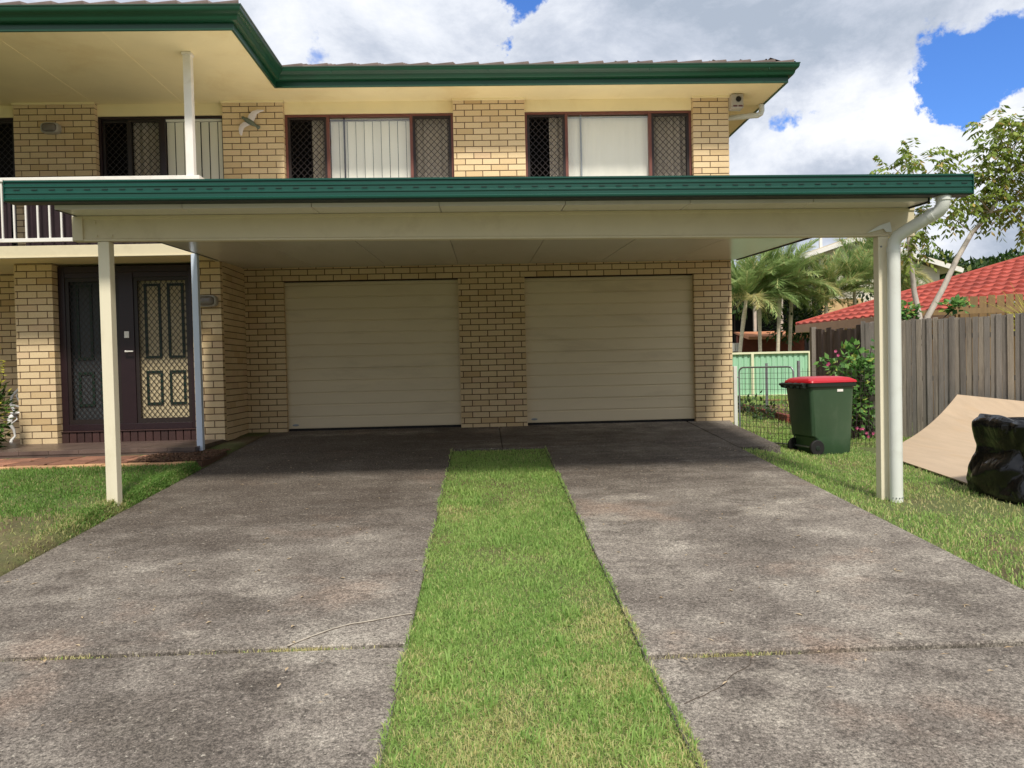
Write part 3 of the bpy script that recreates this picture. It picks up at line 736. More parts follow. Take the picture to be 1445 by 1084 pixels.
t = thing('bird_ornament', 'grey and white flying bird ornament hung on the brick pier', 'ornament', (-3.14, 10.95, 4.27))
bo = MB()
ax = Vector((.84, 0, -.54))     # body axis, tail to lower right
cz_ = Vector((-3.15, 10.94, 4.27)); pv_ = Vector((.54, 0, .84))
rings = []
for (s_, r_) in ((-.125, .004), (-.115, .014), (-.095, .022), (-.075, .018), (-.05, .03), (0, .037), (.05, .033), (.09, .022), (.12, .018), (.155, .03), (.165, .022)):
    q = cz_+ax*s_; rings.append([q+pv_*(r_*math.cos(k*math.pi/5))+Vector((0, 1, 0))*(r_*.8*math.sin(k*math.pi/5)) for k in range(10)])
bo.loft(rings); bo.build('body', m_bgrey, t, smooth=60)
for wing in ([(-.02, .02), (.01, .09), (.06, .135), (.13, .155), (.205, .15), (.21, .142), (.15, .125), (.105, .10), (.075, .05), (.05, .005)],
             [(-.06, -.005), (-.115, -.05), (-.135, -.10), (-.13, -.16), (-.115, -.195), (-.10, -.19), (-.09, -.13), (-.075, -.09), (-.035, -.06), (.02, -.035)]):
    m = MB(); n = len(wing)//2
    R = []
    for k in range(n):
        p, q = wing[k], wing[-1-k]
        y_ = 10.945-.018*math.sin(k/(n-1)*2.2)
        mx_, mz_ = (p[0]+q[0])/2, (p[1]+q[1])/2
        p = (mx_+(p[0]-mx_)*1.3, mz_+(p[1]-mz_)*1.3); q = (mx_+(q[0]-mx_)*1.3, mz_+(q[1]-mz_)*1.3)
        R.append([(cz_.x+p[0], y_, cz_.z+p[1]), (cz_.x+mx_, y_-.010, cz_.z+mz_), (cz_.x+q[0], y_, cz_.z+q[1]), (cz_.x+mx_, y_+.006, cz_.z+mz_)])
    m.loft(R); m.build('wing', m_wing, t, smooth=50)
m = MB(); m.lathe([(.003, 0), (.003, .07)], (-3.15, 10.985, 4.36), 6, 'z'); m.build('hook', m_rubber, t)
# ------------------------------------------------------------------ carport
def zc(x, y): return 2.255-(11-y)*(.0313+(x+3.3)/6.92*.0085)
cp = thing('carport', 'flat roofed carport with green front gutter on two cream posts', 'carport', (0, 8.5, -.3))
dk = MB(); seams = [-3.298, -2.32, -1.32, -.32, .68, 1.68, 2.68, 3.62]
for a, b in zip(seams[:-1], seams[1:]):
    a += .003; b -= .003; y0, y1 = 6.192, 10.985
    R = [[(x, y, zc(x, y)+h) for (x, h) in ((a, .004), (a+.006, 0), (b-.006, 0), (b, .004), (b, .09), (a, .09))] for y in (y0, y1)]
    dk.loft(R)
dk.build('roof_panel', m_ceil, cp)
fl = MB()
for x in (3.623, ):
    fl.loft([[(x, y, zc(3.62, y)-.012), (x+.012, y, zc(3.62, y)-.012), (x+.012, y, zc(3.62, y)+.10), (x, y, zc(3.62, y)+.10)] for y in (6.192, 10.98)])
fl.loft([[(-3.298+i, y, zc(-3.3, y)+h) for (i, h) in ((0, -.004), (.02, -.004), (.02, -.0015), (0, -.0015))] for y in (6.2, 9.9)])
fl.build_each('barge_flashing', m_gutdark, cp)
fl = MB(); fl.loft([[(x, 10.987, 2.256+.09), (x, 10.93, 2.256+.095), (x, 10.93, 2.256+.099), (x, 10.996, 2.256+.16)] for x in (-3.29, 3.62)]); fl.build('wall_flashing', m_cream, cp)
def zg(x): return 2.143-(x+3.59)/7.49*.052
prof = [(6.19, 0), (6.062, 0), (6.052, .006), (6.050, .018), (6.058, .026), (6.058, .050), (6.052, .056), (6.052, .066), (6.058, .072), (6.058, .100), (6.052, .106), (6.052, .116), (6.058, .122), (6.058, .138), (6.048, .144), (6.048, .157), (6.066, .157), (6.066, .012), (6.186, .012), (6.186, .13), (6.19, .13)]
gt = MB(); gt.loft([[(x, y, zg(x)+h) for y, h in prof] for x in (-3.59, 3.90)])
cg = gt.build('gutter', m_green, cp)
sl2 = MB(); sl2.box(-.022, .022, 6.0525, 6.0585, -.0035, .0035); sme = sl2.mesh('overflow_slot'); sme.materials.append(m_slot)
for k in range(57):
    x = -3.50+k*.131; o = bpy.data.objects.new('overflow_slot', sme); C.objects.link(o); o.parent = cg; o.location = (x, 0, zg(x)+.087)
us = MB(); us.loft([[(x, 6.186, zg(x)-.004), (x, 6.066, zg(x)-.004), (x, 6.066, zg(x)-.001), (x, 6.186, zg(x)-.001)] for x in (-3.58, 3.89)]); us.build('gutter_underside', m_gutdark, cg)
ec = MB()
for x in (-3.595, 3.90): ec.loft([[(x+d_, 6.047, zg(x)-.002), (x+d_, 6.192, zg(x)-.002), (x+d_, 6.192, zg(x)+.135), (x+d_, 6.047, zg(x)+.16)] for d_ in (0, .006)])
ec.build_each('gutter_end', m_green, cg)
bm_ = MB()
def beamring(x):
    zb = 1.908-(x+3.315)/7.0*.074; zt = zc(min(max(x, -3.29), 3.6), 6.5)-.002
    return [(x, 6.492, zb), (x, 6.56, zb), (x, 6.56, zt), (x, 6.492, zt), (x, 6.492, zt-.022), (x, 6.503, zt-.028), (x, 6.503, zb+.022), (x, 6.492, zb+.016)]
bm_.loft([beamring(x) for x in (-3.315, 3.68)])
beam = bm_.build('beam', m_cream, cp, bevel=.002)
ep_ = MB(); zb = 1.912
ep_.box(-3.317, -3.235, 6.486, 6.502, zb, 2.108)
ep_.build('beam_end_plate', m_cream, beam)
bt = MB()
for (x, z) in ((-3.14, 2.06), (-3.13, 1.95), (-3.01, 1.95)): bt.lathe([(.011, 0), (.011, .007), (.005, .012)], (x, 6.492, z), 8, 'y')
bt.build_each('bolt', m_cream, beam)
ps = MB(); ps.box(-3.122, -3.032, 6.495, 6.585, -.30, 1.903); ps.build('post', m_post, cp, bevel=.004)
ps = MB(); ps.box(3.362, 3.452, 6.495, 6.585, -.55, 1.836); pr = ps.build('post', m_post, cp, bevel=.004)
sc = MB(); sc.lathe([(.008, 0), (.008, .006)], (3.385, 6.49, 1.75), 8, 'y'); sc.build('screw', m_steel, pr)
dp = MB(); pth = [(3.705, 6.125, 2.093), (3.705, 6.127, 2.05), (3.70, 6.135, 2.01), (3.685, 6.16, 1.975), (3.655, 6.19, 1.955), (3.53, 6.345, 1.862), (3.481, 6.40, 1.822), (3.461, 6.425, 1.78), (3.457, 6.43, 1.72), (3.457, 6.43, -.44)]
dp.tube(pth, .052, 18)
dpp = dp.build('downpipe', m_pvc, cp, smooth=60)
cl_ = MB()
cl_.tube([(3.705, 6.126, 2.092), (3.705, 6.126, 2.055)], .058, 18); cl_.tube([(3.457, 6.43, 1.74), (3.457, 6.43, 1.69)], .055, 18)
cl_.tube([(3.66, 6.184, 1.958), (3.638, 6.211, 1.943)], .056, 18)
cl_.build_each('pipe_collar', m_pvc, dpp, smooth=60)
sp = MB(); sp.add([(x_+.075, y_, z_) for x_, y_, z_ in [(3.18, 6.488, 1.862), (3.30, 6.484, 1.93), (3.385, 6.484, 1.955), (3.40, 6.484, 1.87), (3.35, 6.484, 1.872), (3.33, 6.484, 1.90), (3.19, 6.488, 1.868), (3.18, 6.492, 1.862), (3.30, 6.490, 1.93), (3.385, 6.490, 1.955), (3.40, 6.49, 1.87), (3.35, 6.49, 1.872), (3.33, 6.49, 1.90), (3.19, 6.49, 1.868)]],
          [(0, 1, 2, 3, 4, 5, 6), (13, 12, 11, 10, 9, 8, 7)]+[(k, (k+1) % 7, 7+(k+1) % 7, 7+k) for k in range(7)]); sp.build('pipe_strap', m_pvc, dpp)
sc = MB()
for k in range(5):
    a = -2.6+k*.5; sc.lathe([(.0, 0), (.006, 0), (.006, .004), (0, .005)], (3.457+.05*math.cos(a), 6.43+.053*math.sin(a)-.004, -.37), 6, 'y')
sc.build_each('rivet', m_steel, dpp)

# ------------------------------------------------------------------ wheelie bin
bx, by, bz = 4.265, 9.76, float(gz(4.265, 9.76))-.005
bin_ = thing('wheelie_bin', 'dark green wheelie bin with red lid on the right lawn', 'bin', (bx, by, bz))
bin_.rotation_euler = (0, 0, math.radians(13))
H = .90
def rrect(hx, hy, cx, r, z, n=5):
    pts = []
    for (sx, sy, a0) in ((1, 1, 0), (-1, 1, 90), (-1, -1, 180), (1, -1, 270)):
        for k in range(n):
            a = math.radians(a0+90*k/(n-1)); pts.append((cx+sx*(hx-r)+r*math.cos(a), sy*(hy-r)+r*math.sin(a), z))
    return pts
def lb(m, name, mat, parent=None, **kw):
    o = m.build(name, mat, None, **kw); o.parent = parent or bin_; return o
m = MB(); R = []
for (z, x0, x1, hy) in ((.0, -.185, .285, .205), (.02, -.20, .295, .215), (.22, -.225, .303, .228), (.25, -.27, .304, .23), (.86, -.325, .318, .262), (.90, -.33, .32, .265)):
    R.append(rrect((x1-x0)/2, hy, (x0+x1)/2, .045, z))
m.loft(R); b_ = lb(m, 'body', m_bingreen, smooth=35)
m = MB(); m.loft([rrect(.345, .285, -.005, .05, .855), rrect(.35, .29, -.005, .05, .862), rrect(.35, .29, -.005, .05, .902), rrect(.335, .275, -.005, .05, .905)])
lb(m, 'rim', m_bindark, b_, smooth=35)
m = MB(); m.box(.06, .145, -.2655, -.258, .795, .825)
lb(m, 'label_plate', m_white, b_)
m = MB(); m.loft([rrect(.345, .282, .01, .05, .9055), rrect(.35, .287, .01, .05, .912), rrect(.345, .282, .01, .06, .935), rrect(.30, .24, .0, .08, .968), rrect(.2, .15, .0, .07, .985)])
ld = lb(m, 'lid', m_binred, smooth=35)
m = MB()
for y in (-.2, -.067, .067, .2): m.prism([(-.335, .835), (-.42, .855), (-.43, .90), (-.40, .915), (-.335, .905)], y-.012, y+.012, 'y')
m.tube([(-.41, -.24, .892), (-.41, .24, .892)], .018, 10)
lb(m, 'handle', m_bindark, bevel=.003)
for y in (-.225, .225):
    m = MB(); m.lathe([(.05, -.022), (.092, -.022), (.1, -.012), (.1, .012), (.092, .022), (.05, .022)], (-.215, y, .10), 24, 'y'); wh_ = lb(m, 'wheel', m_rubber, smooth=35)
    m = MB(); m.lathe([(.002, -.03), (.03, -.028), (.036, -.018), (.07, -.020), (.075, -.008), (.075, .008), (.07, .02), (.03, .028), (.002, .03)], (-.215, y, .10), 20, 'y'); lb(m, 'hub', m_bindark, wh_, smooth=35)
m = MB(); m.tube([(-.215, -.24, .1), (-.215, .24, .1)], .012, 8); lb(m, 'axle', m_steel)

# ------------------------------------------------------------------ garden gate and wire fence
G0, G1 = Vector((3.665, 11.06)), Vector((4.165, 10.34)); gl_ = (G1-G0).length; gd_ = (G1-G0)/gl_
def gp(t, z): return (G0.x+gd_.x*t, G0.y+gd_.y*t, z)
gate = thing('garden_gate', 'low wire mesh garden gate with rounded tube frame beside the house', 'gate', (G0.x, G0.y, -.385))
m = MB(); zb_, zt_ = -.33, .72; r_ = .07
pts = [gp(0, zb_), gp(0, zt_-r_)]+[gp(r_-r_*math.cos(a), zt_-r_+r_*math.sin(a)) for a in (math.pi/6, math.pi/3, math.pi/2)]+[gp(gl_-r_+r_*math.sin(a), zt_-r_+r_*math.cos(a)) for a in (0, math.pi/6, math.pi/3, math.pi/2)]+[gp(gl_, zb_), gp(0, zb_)]
m.tube(pts, .0125, 8); m.build('gate_frame', m_steel, gate, smooth=60)
m = MB(); t = .05
while t < gl_-.02: m.bar(gp(t, zb_), gp(t, zt_-.002), .0046, .0046); t += .0585
z = zb_+.06
while z < zt_-.02: m.bar(gp(.0, z), gp(gl_, z), .0046, .0046); z += .0755
m.build('wire_mesh', m_wire, gate)
m = MB()
for z in (-.2, .58): m.tube([(3.62, 11.08, z), gp(0, z)], .011, 6)
m.build_each('hinge', m_steel, gate)
m = MB(); m.bar(gp(gl_, .42), (4.21, 10.29, .42), .012, .02); m.build('latch', m_steel, gate)
gps = MB(); gps.box(3.585, 3.635, 11.05, 11.10, -.5, .74); tag(gps.build('gate_post', m_pvc, bevel=.003), 'pale square gate post against the brick house corner', 'post')
wf = thing('wire_fence', 'see through wire mesh fence behind the wheelie bin', 'fence', (5.0, 10.27, -.385))
m = MB(); x = 4.27
while x < 5.3: m.bar((x, 10.28, -.36), (x, 10.28, .70+.012*math.sin(x*11)), .0035, .0035); x += .06
z = -.33
while z < .70: m.bar((4.215, 10.28, z), (5.3, 10.28, z), .0035, .0035); z += .0755
m.build('wire_mesh', m_wire, wf)
for x in (4.212, 5.32):
    m = MB(); m.tube([(x, 10.28, -.55), (x, 10.28, .80)], .021, 10); m.build('post', m_steel, wf, smooth=60)
m = MB(); m.prism([(-.02, -.004), (.02, -.004), (.02, .004), (.004, .004), (.004, .03), (-.004, .03), (-.004, .004), (-.02, .004)], -.5, .76, 'z')
for i, (x, y, z) in enumerate(m.v): m.v[i] = (x*1.4+5.86, y+15.95, z)
tag(m.build('star_picket', m_steel), 'grey steel star picket standing in the back garden bed', 'picket')

# ------------------------------------------------------------------ timber fences
def palings(P, Q, z0, zt, w, mat, th=.016, gap=.005, rag=.014, jit=.008, lean=.009, top='flat'):
    m = MB(); P, Q = Vector(P), Vector(Q); L = (Q-P).length; d_ = (Q-P)/L; nn = Vector((d_.y, -d_.x)); t = 0; k = 0
    while t < L:
        ww = w*random.uniform(.9, 1.08); o_ = random.uniform(-jit, jit)+(.008 if k % 2 else -.004)
        c = P+d_*(t+ww/2)+nn*o_; zz = zt+random.uniform(-rag, rag); ln = random.uniform(-lean, lean)
        m.cur = random.random()
        vs = []
        for (z, s_) in ((z0, 0), (zz, ln)):
            for (a, b) in ((-1, -1), (1, -1), (1, 1), (-1, 1)):
                p = c+d_*(a*(ww/2-gap/2)+s_)+nn*(b*th/2); vs.append((p.x, p.y, z+(a*random.uniform(-.006, .006) if z > z0 else 0)))
        m.add(vs, [(3, 2, 1, 0), (4, 5, 6, 7), (0, 1, 5, 4), (1, 2, 6, 5), (2, 3, 7, 6), (3, 0, 4, 7)]); t += ww; k += 1
    return m, P, d_, nn, L
fn = thing('paling_fence', 'tall weathered grey timber paling fence behind the leaning sheet', 'fence', (6.9, 10.6, -.385))
m, P_, d_, nn, L = palings((5.78, 11.72), (8.9, 8.75), -.42, 1.365, .072, m_fence)
m.build('paling', m_fence, fn)
m = MB()
for z in (-.1, .5, 1.1): a = P_-nn*.045; b = P_+d_*L-nn*.045; m.bar((a.x, a.y, z), (b.x, b.y, z), .045, .07)
m.build_each('rail', m_fence, fn)
for t in (.3, 2.5, 4.2):
    q = P_+d_*t-nn*.11; m = MB(); m.obox((q.x, q.y, .4), (d_.x*.05, d_.y*.05, 0), (nn.x*.05, nn.y*.05, 0), (0, 0, .85)); m.build('post', m_fence, fn)
of = thing('old_paling_fence', 'dark ragged old paling fence behind the flowering shrub', 'fence', (5.7, 12.2, -.385))
m, P_, d_, nn, L = palings((5.50, 12.75), (5.80, 11.80), -.42, 1.30, .09, m_oldfence, rag=.04, lean=.02, jit=.012); m.build('paling', m_oldfence, of)
m, P_, d_, nn, L = palings((5.50, 12.75), (6.5, 12.1), -.42, 1.29, .09, m_oldfence, rag=.04, lean=.02, jit=.012); m.build('paling', m_oldfence, of)
m = MB(); m.box(5.44, 5.52, 12.72, 12.80, -.5, 1.35); m.build('post', m_fence, of)
bf_ = thing('neighbour_fence', 'short brown paling fence rising above the grey fence', 'fence', (8.6, 12.3, -.385))
m, P_, d_, nn, L = palings((7.87, 12.6), (9.7, 11.5), .6, 1.785, .132, m_brfence, gap=.022, rag=.004, jit=.002, lean=.002); m.build('paling', m_brfence, bf_)
m = MB(); m.bar((6.9, 12.9, 1.54), (9.6, 11.55, 1.54), .03, .09); m.build('rail', m_brfence, bf_)
m = MB(); m.box(7.84, 7.92, 12.64, 12.72, -.5, 1.7); m.build('post', m_brfence, bf_)
# pale green sheet metal fence across the back
mf = thing('metal_fence', 'pale green corrugated metal fence across the back garden', 'fence', (10.5, 26, -.385))
m = MB(); xs = []; x = 6.0
while x < 17: xs += [(x, 0), (x+.05, 0), (x+.075, .03), (x+.12, .03), (x+.145, 0)]; x += .19
m.loft([[(a, 26+b, z) for a, b in xs]+[(a, 26.012+b, z) for a, b in reversed(xs)] for z in (-.34, 1.05)]); m.build('panel', m_gfence, mf)
m = MB(); m.box(6, 17, 25.93, 26.06, 1.05, 1.115); m.box(6, 17, 25.94, 26.05, -.40, -.33); m.build_each('rail', m_gcream, mf)
for x in (7.2, 9.06, 11.02, 13.0, 15.0):
    m = MB(); m.box(x-.045, x+.045, 25.92, 25.99, -.45, 1.05); m.build('post', m_gcream, mf)

# ------------------------------------------------------------------ leaning sheet and the black bag
B0, B1 = Vector((4.82, 9.38)), Vector((4.30, 6.35)); T0, T1 = Vector((6.63, 10.68)), Vector((8.35, 9.02))
m = MB(); nu, nv_ = 18, 16; top = []
for j in range(nv_+1):
    v = j/nv_; row = []
    for i in range(nu+1):
        u = i/nu; b = B0.lerp(B1, u); t = T0.lerp(T1, u); p = b.lerp(t, v)
        zb_ = float(gz(b.x, b.y))+.03; zt_ = .275-.26*u
        p2 = b.lerp(t, v+.05*math.sin(v*math.pi))
        z = zb_+(zt_-zb_)*(.30*v+.70*v**1.8)
        row.append((p2.x, p2.y, z))
    top.append(row)
vs = [p for r in top for p in r]; n = len(vs); W_ = nu+1
vs2 = [(x+.004, y+.004, z-.012) for x, y, z in vs]
fs = []; 
for j in range(nv_):
    for i in range(nu):
        a = j*W_+i; fs.append((a, a+1, a+W_+1, a+W_)); fs.append((n+a+W_, n+a+W_+1, n+a+1, n+a))
bd_ = [i for i in range(nu+1)]+[j*W_+nu for j in range(1, nv_+1)]+[nv_*W_+i for i in range(nu-1, -1, -1)]+[j*W_ for j in range(nv_-1, 0, -1)]
for k in range(len(bd_)):
    a, b = bd_[k], bd_[(k+1) % len(bd_)]; fs.append((b, a, n+a, n+b))
m.add(vs+vs2, fs); tag(m.build('plywood_sheet', m_ply, smooth=30), 'bowed tan plywood sheet leaning on the paling fence', 'plywood sheet')

def vn3(P, sc, seed):
    r = np.random.default_rng(seed); G = r.random((32, 32, 32)); Q = P*sc+50; I = np.floor(Q).astype(int); f = Q-I; f = f*f*(3-2*f); out = 0
    for a in (0, 1):
        for b in (0, 1):
            for c in (0, 1):
                wgt = (f[..., 0] if a else 1-f[..., 0])*(f[..., 1] if b else 1-f[..., 1])*(f[..., 2] if c else 1-f[..., 2])
                out = out+wgt*G[(I[..., 0]+a) % 32, (I[..., 1]+b) % 32, (I[..., 2]+c) % 32]
    return out
prof_b = np.array([(-.02, .98), (.03, 1.06), (.10, 1.08), (.20, 1.04), (.30, .97), (.37, .925), (.43, .91), (.50, .935), (.57, .95), (.62, .945), (.645, .91), (.635, .85), (.60, .78), (.575, .66), (.56, .5), (.555, .3), (.555, .04)])
NR, NA = 150, 260; tt = np.linspace(0, len(prof_b)-1, NR); zz = np.interp(tt, range(len(prof_b)), prof_b[:, 0]); ss = np.interp(tt, range(len(prof_b)), prof_b[:, 1])
for _ in range(3): zz[1:-1] = (zz[:-2]+2*zz[1:-1]+zz[2:])/4; ss[1:-1] = (ss[:-2]+2*ss[1:-1]+ss[2:])/4
aa = np.linspace(0, 2*np.pi, NA, endpoint=False); Z_, A2 = np.meshgrid(zz, aa, indexing='ij'); S_, _ = np.meshgrid(ss, aa, indexing='ij')
ca, sa = np.cos(A2), np.sin(A2); ux = np.sign(ca)*np.abs(ca)**.62; uy = np.sign(sa)*np.abs(sa)**.62
P3 = np.stack([.55*ux*S_, .56*uy*S_, Z_], -1)
w1 = vn3(P3, 3.0, 1); w2 = vn3(P3*np.array([1, 1, .6]), 7.0, 2)
warp = P3+.10*np.stack([w1, w2, vn3(P3, 4, 3)], -1)
ridge = lambda P, sc, sd: (1-np.abs(2*vn3(P, sc, sd)-1))**2
rs = lambda P, sc, sd: np.sqrt((2*vn3(P, sc, sd)-1)**2+.012)
dsp = .13*(w1-.5)+.085*(rs(warp*np.array([1, 1, .8]), 4.2, 4)-.35)+.022*(rs(warp*np.array([.8, .8, 1.8]), 9, 5)-.35)
def crease(P, N, seed, st):
    r = np.random.default_rng(seed); q = P.reshape(-1, 3)*np.array(st); S0 = q[r.integers(0, len(q), N)]
    d = np.sqrt(((q[:, None]-S0[None])**2).sum(-1)); d.partition(1, axis=1); return (d[:, 1]-d[:, 0]).reshape(P.shape[:2])
wp2 = P3+.09*np.stack([w2, w1, vn3(P3, 5, 12)], -1)
dsp = .12*(w1-.5)+.075*(rs(warp*np.array([1, 1, .8]), 4.0, 4)-.35)+.34*(np.minimum(crease(wp2, 44, 3, (1, 1, .8)), .16)-.07)+.10*(np.minimum(crease(wp2, 150, 8, (.8, .8, 1.5)), .09)-.04)
for _ in range(5): dsp = (dsp*2+np.roll(dsp, 1, 1)+np.roll(dsp, -1, 1)+np.concatenate([dsp[:1], dsp[:-1]])+np.concatenate([dsp[1:], dsp[-1:]]))/6
topw = np.clip((Z_-.5)/.1, 0, 1); dsp = dsp*(np.clip(Z_/.08, .25, 1))
nrm = np.stack([ux, uy, .9*topw*(S_ < .9)], -1); nrm /= np.linalg.norm(nrm, axis=-1, keepdims=True)
P3 = P3+nrm*dsp[..., None]
P3[..., 2] += .05*np.exp(-(((P3[..., 0]+.45)/.16)**2+((P3[..., 1]-.1)/.35)**2))*topw+.03*topw*(vn3(P3, 4, 9)-.5)
P3 += np.array([4.84, 6.42, -.405]); ix = np.arange(NR*NA).reshape(NR, NA); ix2 = np.roll(ix, -1, 1)
f4 = np.stack([ix[:-1], ix2[:-1], ix2[1:], ix[1:]], -1).reshape(-1, 4)
bag = link_mesh('garbage_bag', np_mesh('garbage_bag', P3.reshape(-1, 3), None, f4), m_bag); shade(bag, 80)
tag(bag, 'bulging crumpled black plastic bag standing on the right lawn', 'garbage bag')
# dark cloth hung inside the balcony railing
m = MB()
for (x0, x1) in ((-7.6, -5.52), (-5.36, -3.5)):
    xs = np.linspace(x0, x1, 90); yy = [9.44+.022*math.sin(x*31)+.012*math.sin(x*73+1) for x in xs]
    m.loft([[(x, y, 2.36) for x, y in zip(xs, yy)]+[(x, y+.006, 2.36) for x, y in reversed(list(zip(xs, yy)))], [(x, y, 3.06) for x, y in zip(xs, yy)]+[(x, y+.006, 3.06) for x, y in reversed(list(zip(xs, yy)))]])
for o in m.build_each('balcony_cloth', M('plum_cloth', S(46, 30, 36), .9, .2, 5), None, 1):
    lft = o.data.vertices[0].co.x < -6; tag(o, 'dark plum cloth hung inside the balcony railing at its left end' if lft else 'dark plum cloth hung inside the balcony railing beside the white post', 'cloth', 'cloths hung inside the balcony railing')

# ------------------------------------------------------------------ garden chair
ch = thing('garden_chair', 'ornate white cast iron chair standing on the porch', 'chair', (-6.02, 10.5, -.03))
cx, cy = -6.02, 10.5
m = MB(); R = [[(cx+.2*s_*math.cos(a), cy+.2*s_*math.sin(a), z) for a in np.linspace(0, 2*math.pi, 28, endpoint=False)] for (s_, z) in ((.9, .335), (1, .34), (1.03, .352), (1, .362), (.92, .358), (.2, .352))]
m.loft(R); m.build('seat', m_iron, ch, smooth=50)
m = MB()
def bk(y, z): return (cx-.03+y*1.45, cy+.17+.12*(z-.36)/.5, z)
out = [(-.17, .36), (-.215, .46), (-.205, .58), (-.15, .66), (-.14, .75), (-.07, .82), (0, .86), (.07, .82), (.14, .75), (.15, .66), (.205, .58), (.215, .46), (.17, .36)]
m.tube([bk(*p) for p in out], .019, 8)
for s_ in (-1, 1):
    m.tube([bk(s_*y, z) for y, z in ((.02, .37), (.07, .45), (.14, .50), (.17, .57), (.12, .63), (.06, .58), (.05, .50), (.1, .45))], .013, 7)
    m.tube([bk(s_*y, z) for y, z in ((.0, .56), (.05, .62), (.10, .69), (.09, .76), (.03, .78), (.0, .72))], .013, 7)
    m.tube([bk(s_*y, z) for y, z in ((.2, .45), (.13, .42), (.06, .40), (0, .38))], .013, 7)
m.tube([bk(0, .37), bk(.0, .5), bk(0, .72), bk(0, .86)], .010, 7); m.build('backrest', m_iron, ch, smooth=60)
for (sx, sy) in ((-1, -1), (-1, 1), (1, -1), (1, 1)):
    m = MB(); q = [(.12, .335), (.165, .29), (.17, .22), (.135, .13), (.125, .05), (.16, .0), (.165, -.03)]
    m.tube([(cx+sx*r_*.9, cy+sy*r_*.9, z) for r_, z in q], [.03, .034, .028, .018, .014, .018, .022], 8)
    m.tube([(cx+sx*.10, cy+sy*.10, .33), (cx+sx*.06, cy+sy*.15, .27), (cx+sx*.12, cy+sy*.16, .22)], .009, 6); m.build('leg', m_iron, ch, smooth=60)
# ------------------------------------------------------------------ neighbouring houses
nh = thing('neighbour_house', 'low house with red tiled hip roof behind the fence', 'house', (11, 17, -.385))
A_ = Vector((8.24, 20.2, 1.71)); e_ = Vector((.151, -.988, 0)).normalized(); p_ = Vector((.988, .151, 0)).normalized()
sv = (p_+Vector((0, 0, .355)))
def msk(x, y, z):
    d_ = Vector((x, y, 0))-Vector((A_.x, A_.y, 0)); a, b = d_.dot(e_), d_.dot(p_); return b <= a+.02 and b < 15-a
tile_roof('roof', tuple(A_), tuple(e_), tuple(sv), 14.5, 8.2, msk, m_redroof, nh, ta=.30, tb_=.345, ha=.035, hb=.05, na=7, shape='wave')
m = MB(); hp = [A_+(p_+e_+Vector((0, 0, .355)))*t+Vector((0, 0, .03)) for t in np.linspace(0, 7.4, 22)]; m.tube(hp, .065, 8); m.build('hip_cap', m_redroof, nh, smooth=60)
m = MB(); a = A_-p_*.02; b = A_+e_*14.5-p_*.02; m.bar((a.x, a.y, 1.63), (b.x, b.y, 1.63), .03, .2); 
q0 = A_-e_*.02; q1 = A_+p_*9; m.bar((q0.x, q0.y, 1.63), (q1.x, q1.y, 1.63), .03, .2); m.build('fascia', m_fascia, nh)
m = MB(); i0 = A_+p_*.55+e_*.55
m.add([(*(i0+e_*u+p_*v).xy, z) for z in (-.5, 1.55) for (u, v) in ((0, 0), (13.4, 0), (13.4, 7), (0, 7))], [(0, 1, 5, 4), (1, 2, 6, 5), (2, 3, 7, 6), (3, 0, 4, 7), (4, 5, 6, 7)]); m.build('wall', m_tan, nh)
m = MB(); m.add([(*(A_+e_*u+p_*v).xy, z) for z in (1.535, 1.55) for (u, v) in ((0, 0), (14.5, 0), (14.5, .6), (0, .6))], [(0, 1, 5, 4), (1, 2, 6, 5), (2, 3, 7, 6), (3, 0, 4, 7), (4, 5, 6, 7), (3, 2, 1, 0)]); m.build('soffit', m_cwall, nh)

rh = thing('gabled_house', 'distant cream two storey gabled house behind the palms', 'house', (21, 46, -.385))
m = MB(); m.prism([(14.6, -.5), (27.3, -.5), (27.3, 6.0), (22, 7.7), (14.6, 5.35)], 45.6, 56, 'y'); m.build('wall', m_cwall, rh)
m = MB()
for (a, b) in (((21.96, 7.9), (28.3, 5.9)), ((22.04, 7.9), (13.9, 5.3))):
    d_ = Vector((b[0]-a[0], 0, b[1]-a[1])); m.loft([[(a[0], y, a[1]), (b[0], y, b[1]), (b[0], y, b[1]+.16), (a[0], y, a[1]+.16)] for y in (45.0, 56.5)])
m.build('roof', m_croof, rh)
m = MB()
for (a, b) in (((22, 7.86), (28.35, 5.86)), ((22, 7.86), (13.85, 5.26))): m.bar((a[0], 44.97, a[1]), (b[0], 44.97, b[1]), .05, .26)
m.build('fascia', m_white, rh)
for (x0, z0) in ((16, 3.4), (19, 3.4), (24, 3.4)):
    m = MB(); m.box(x0, x0+1.5, 45.5, 45.62, z0, z0+1.3); f_ = m.build('window', m_white, rh); m = MB(); m.box(x0+.1, x0+1.4, 45.47, 45.5, z0+.1, z0+1.2); m.build('pane', m_dark, f_)
m = MB(); m.box(20.25, 20.4, 46, 46.15, 6.8, 8.2); m.build('vent_pipe', m_white, rh)

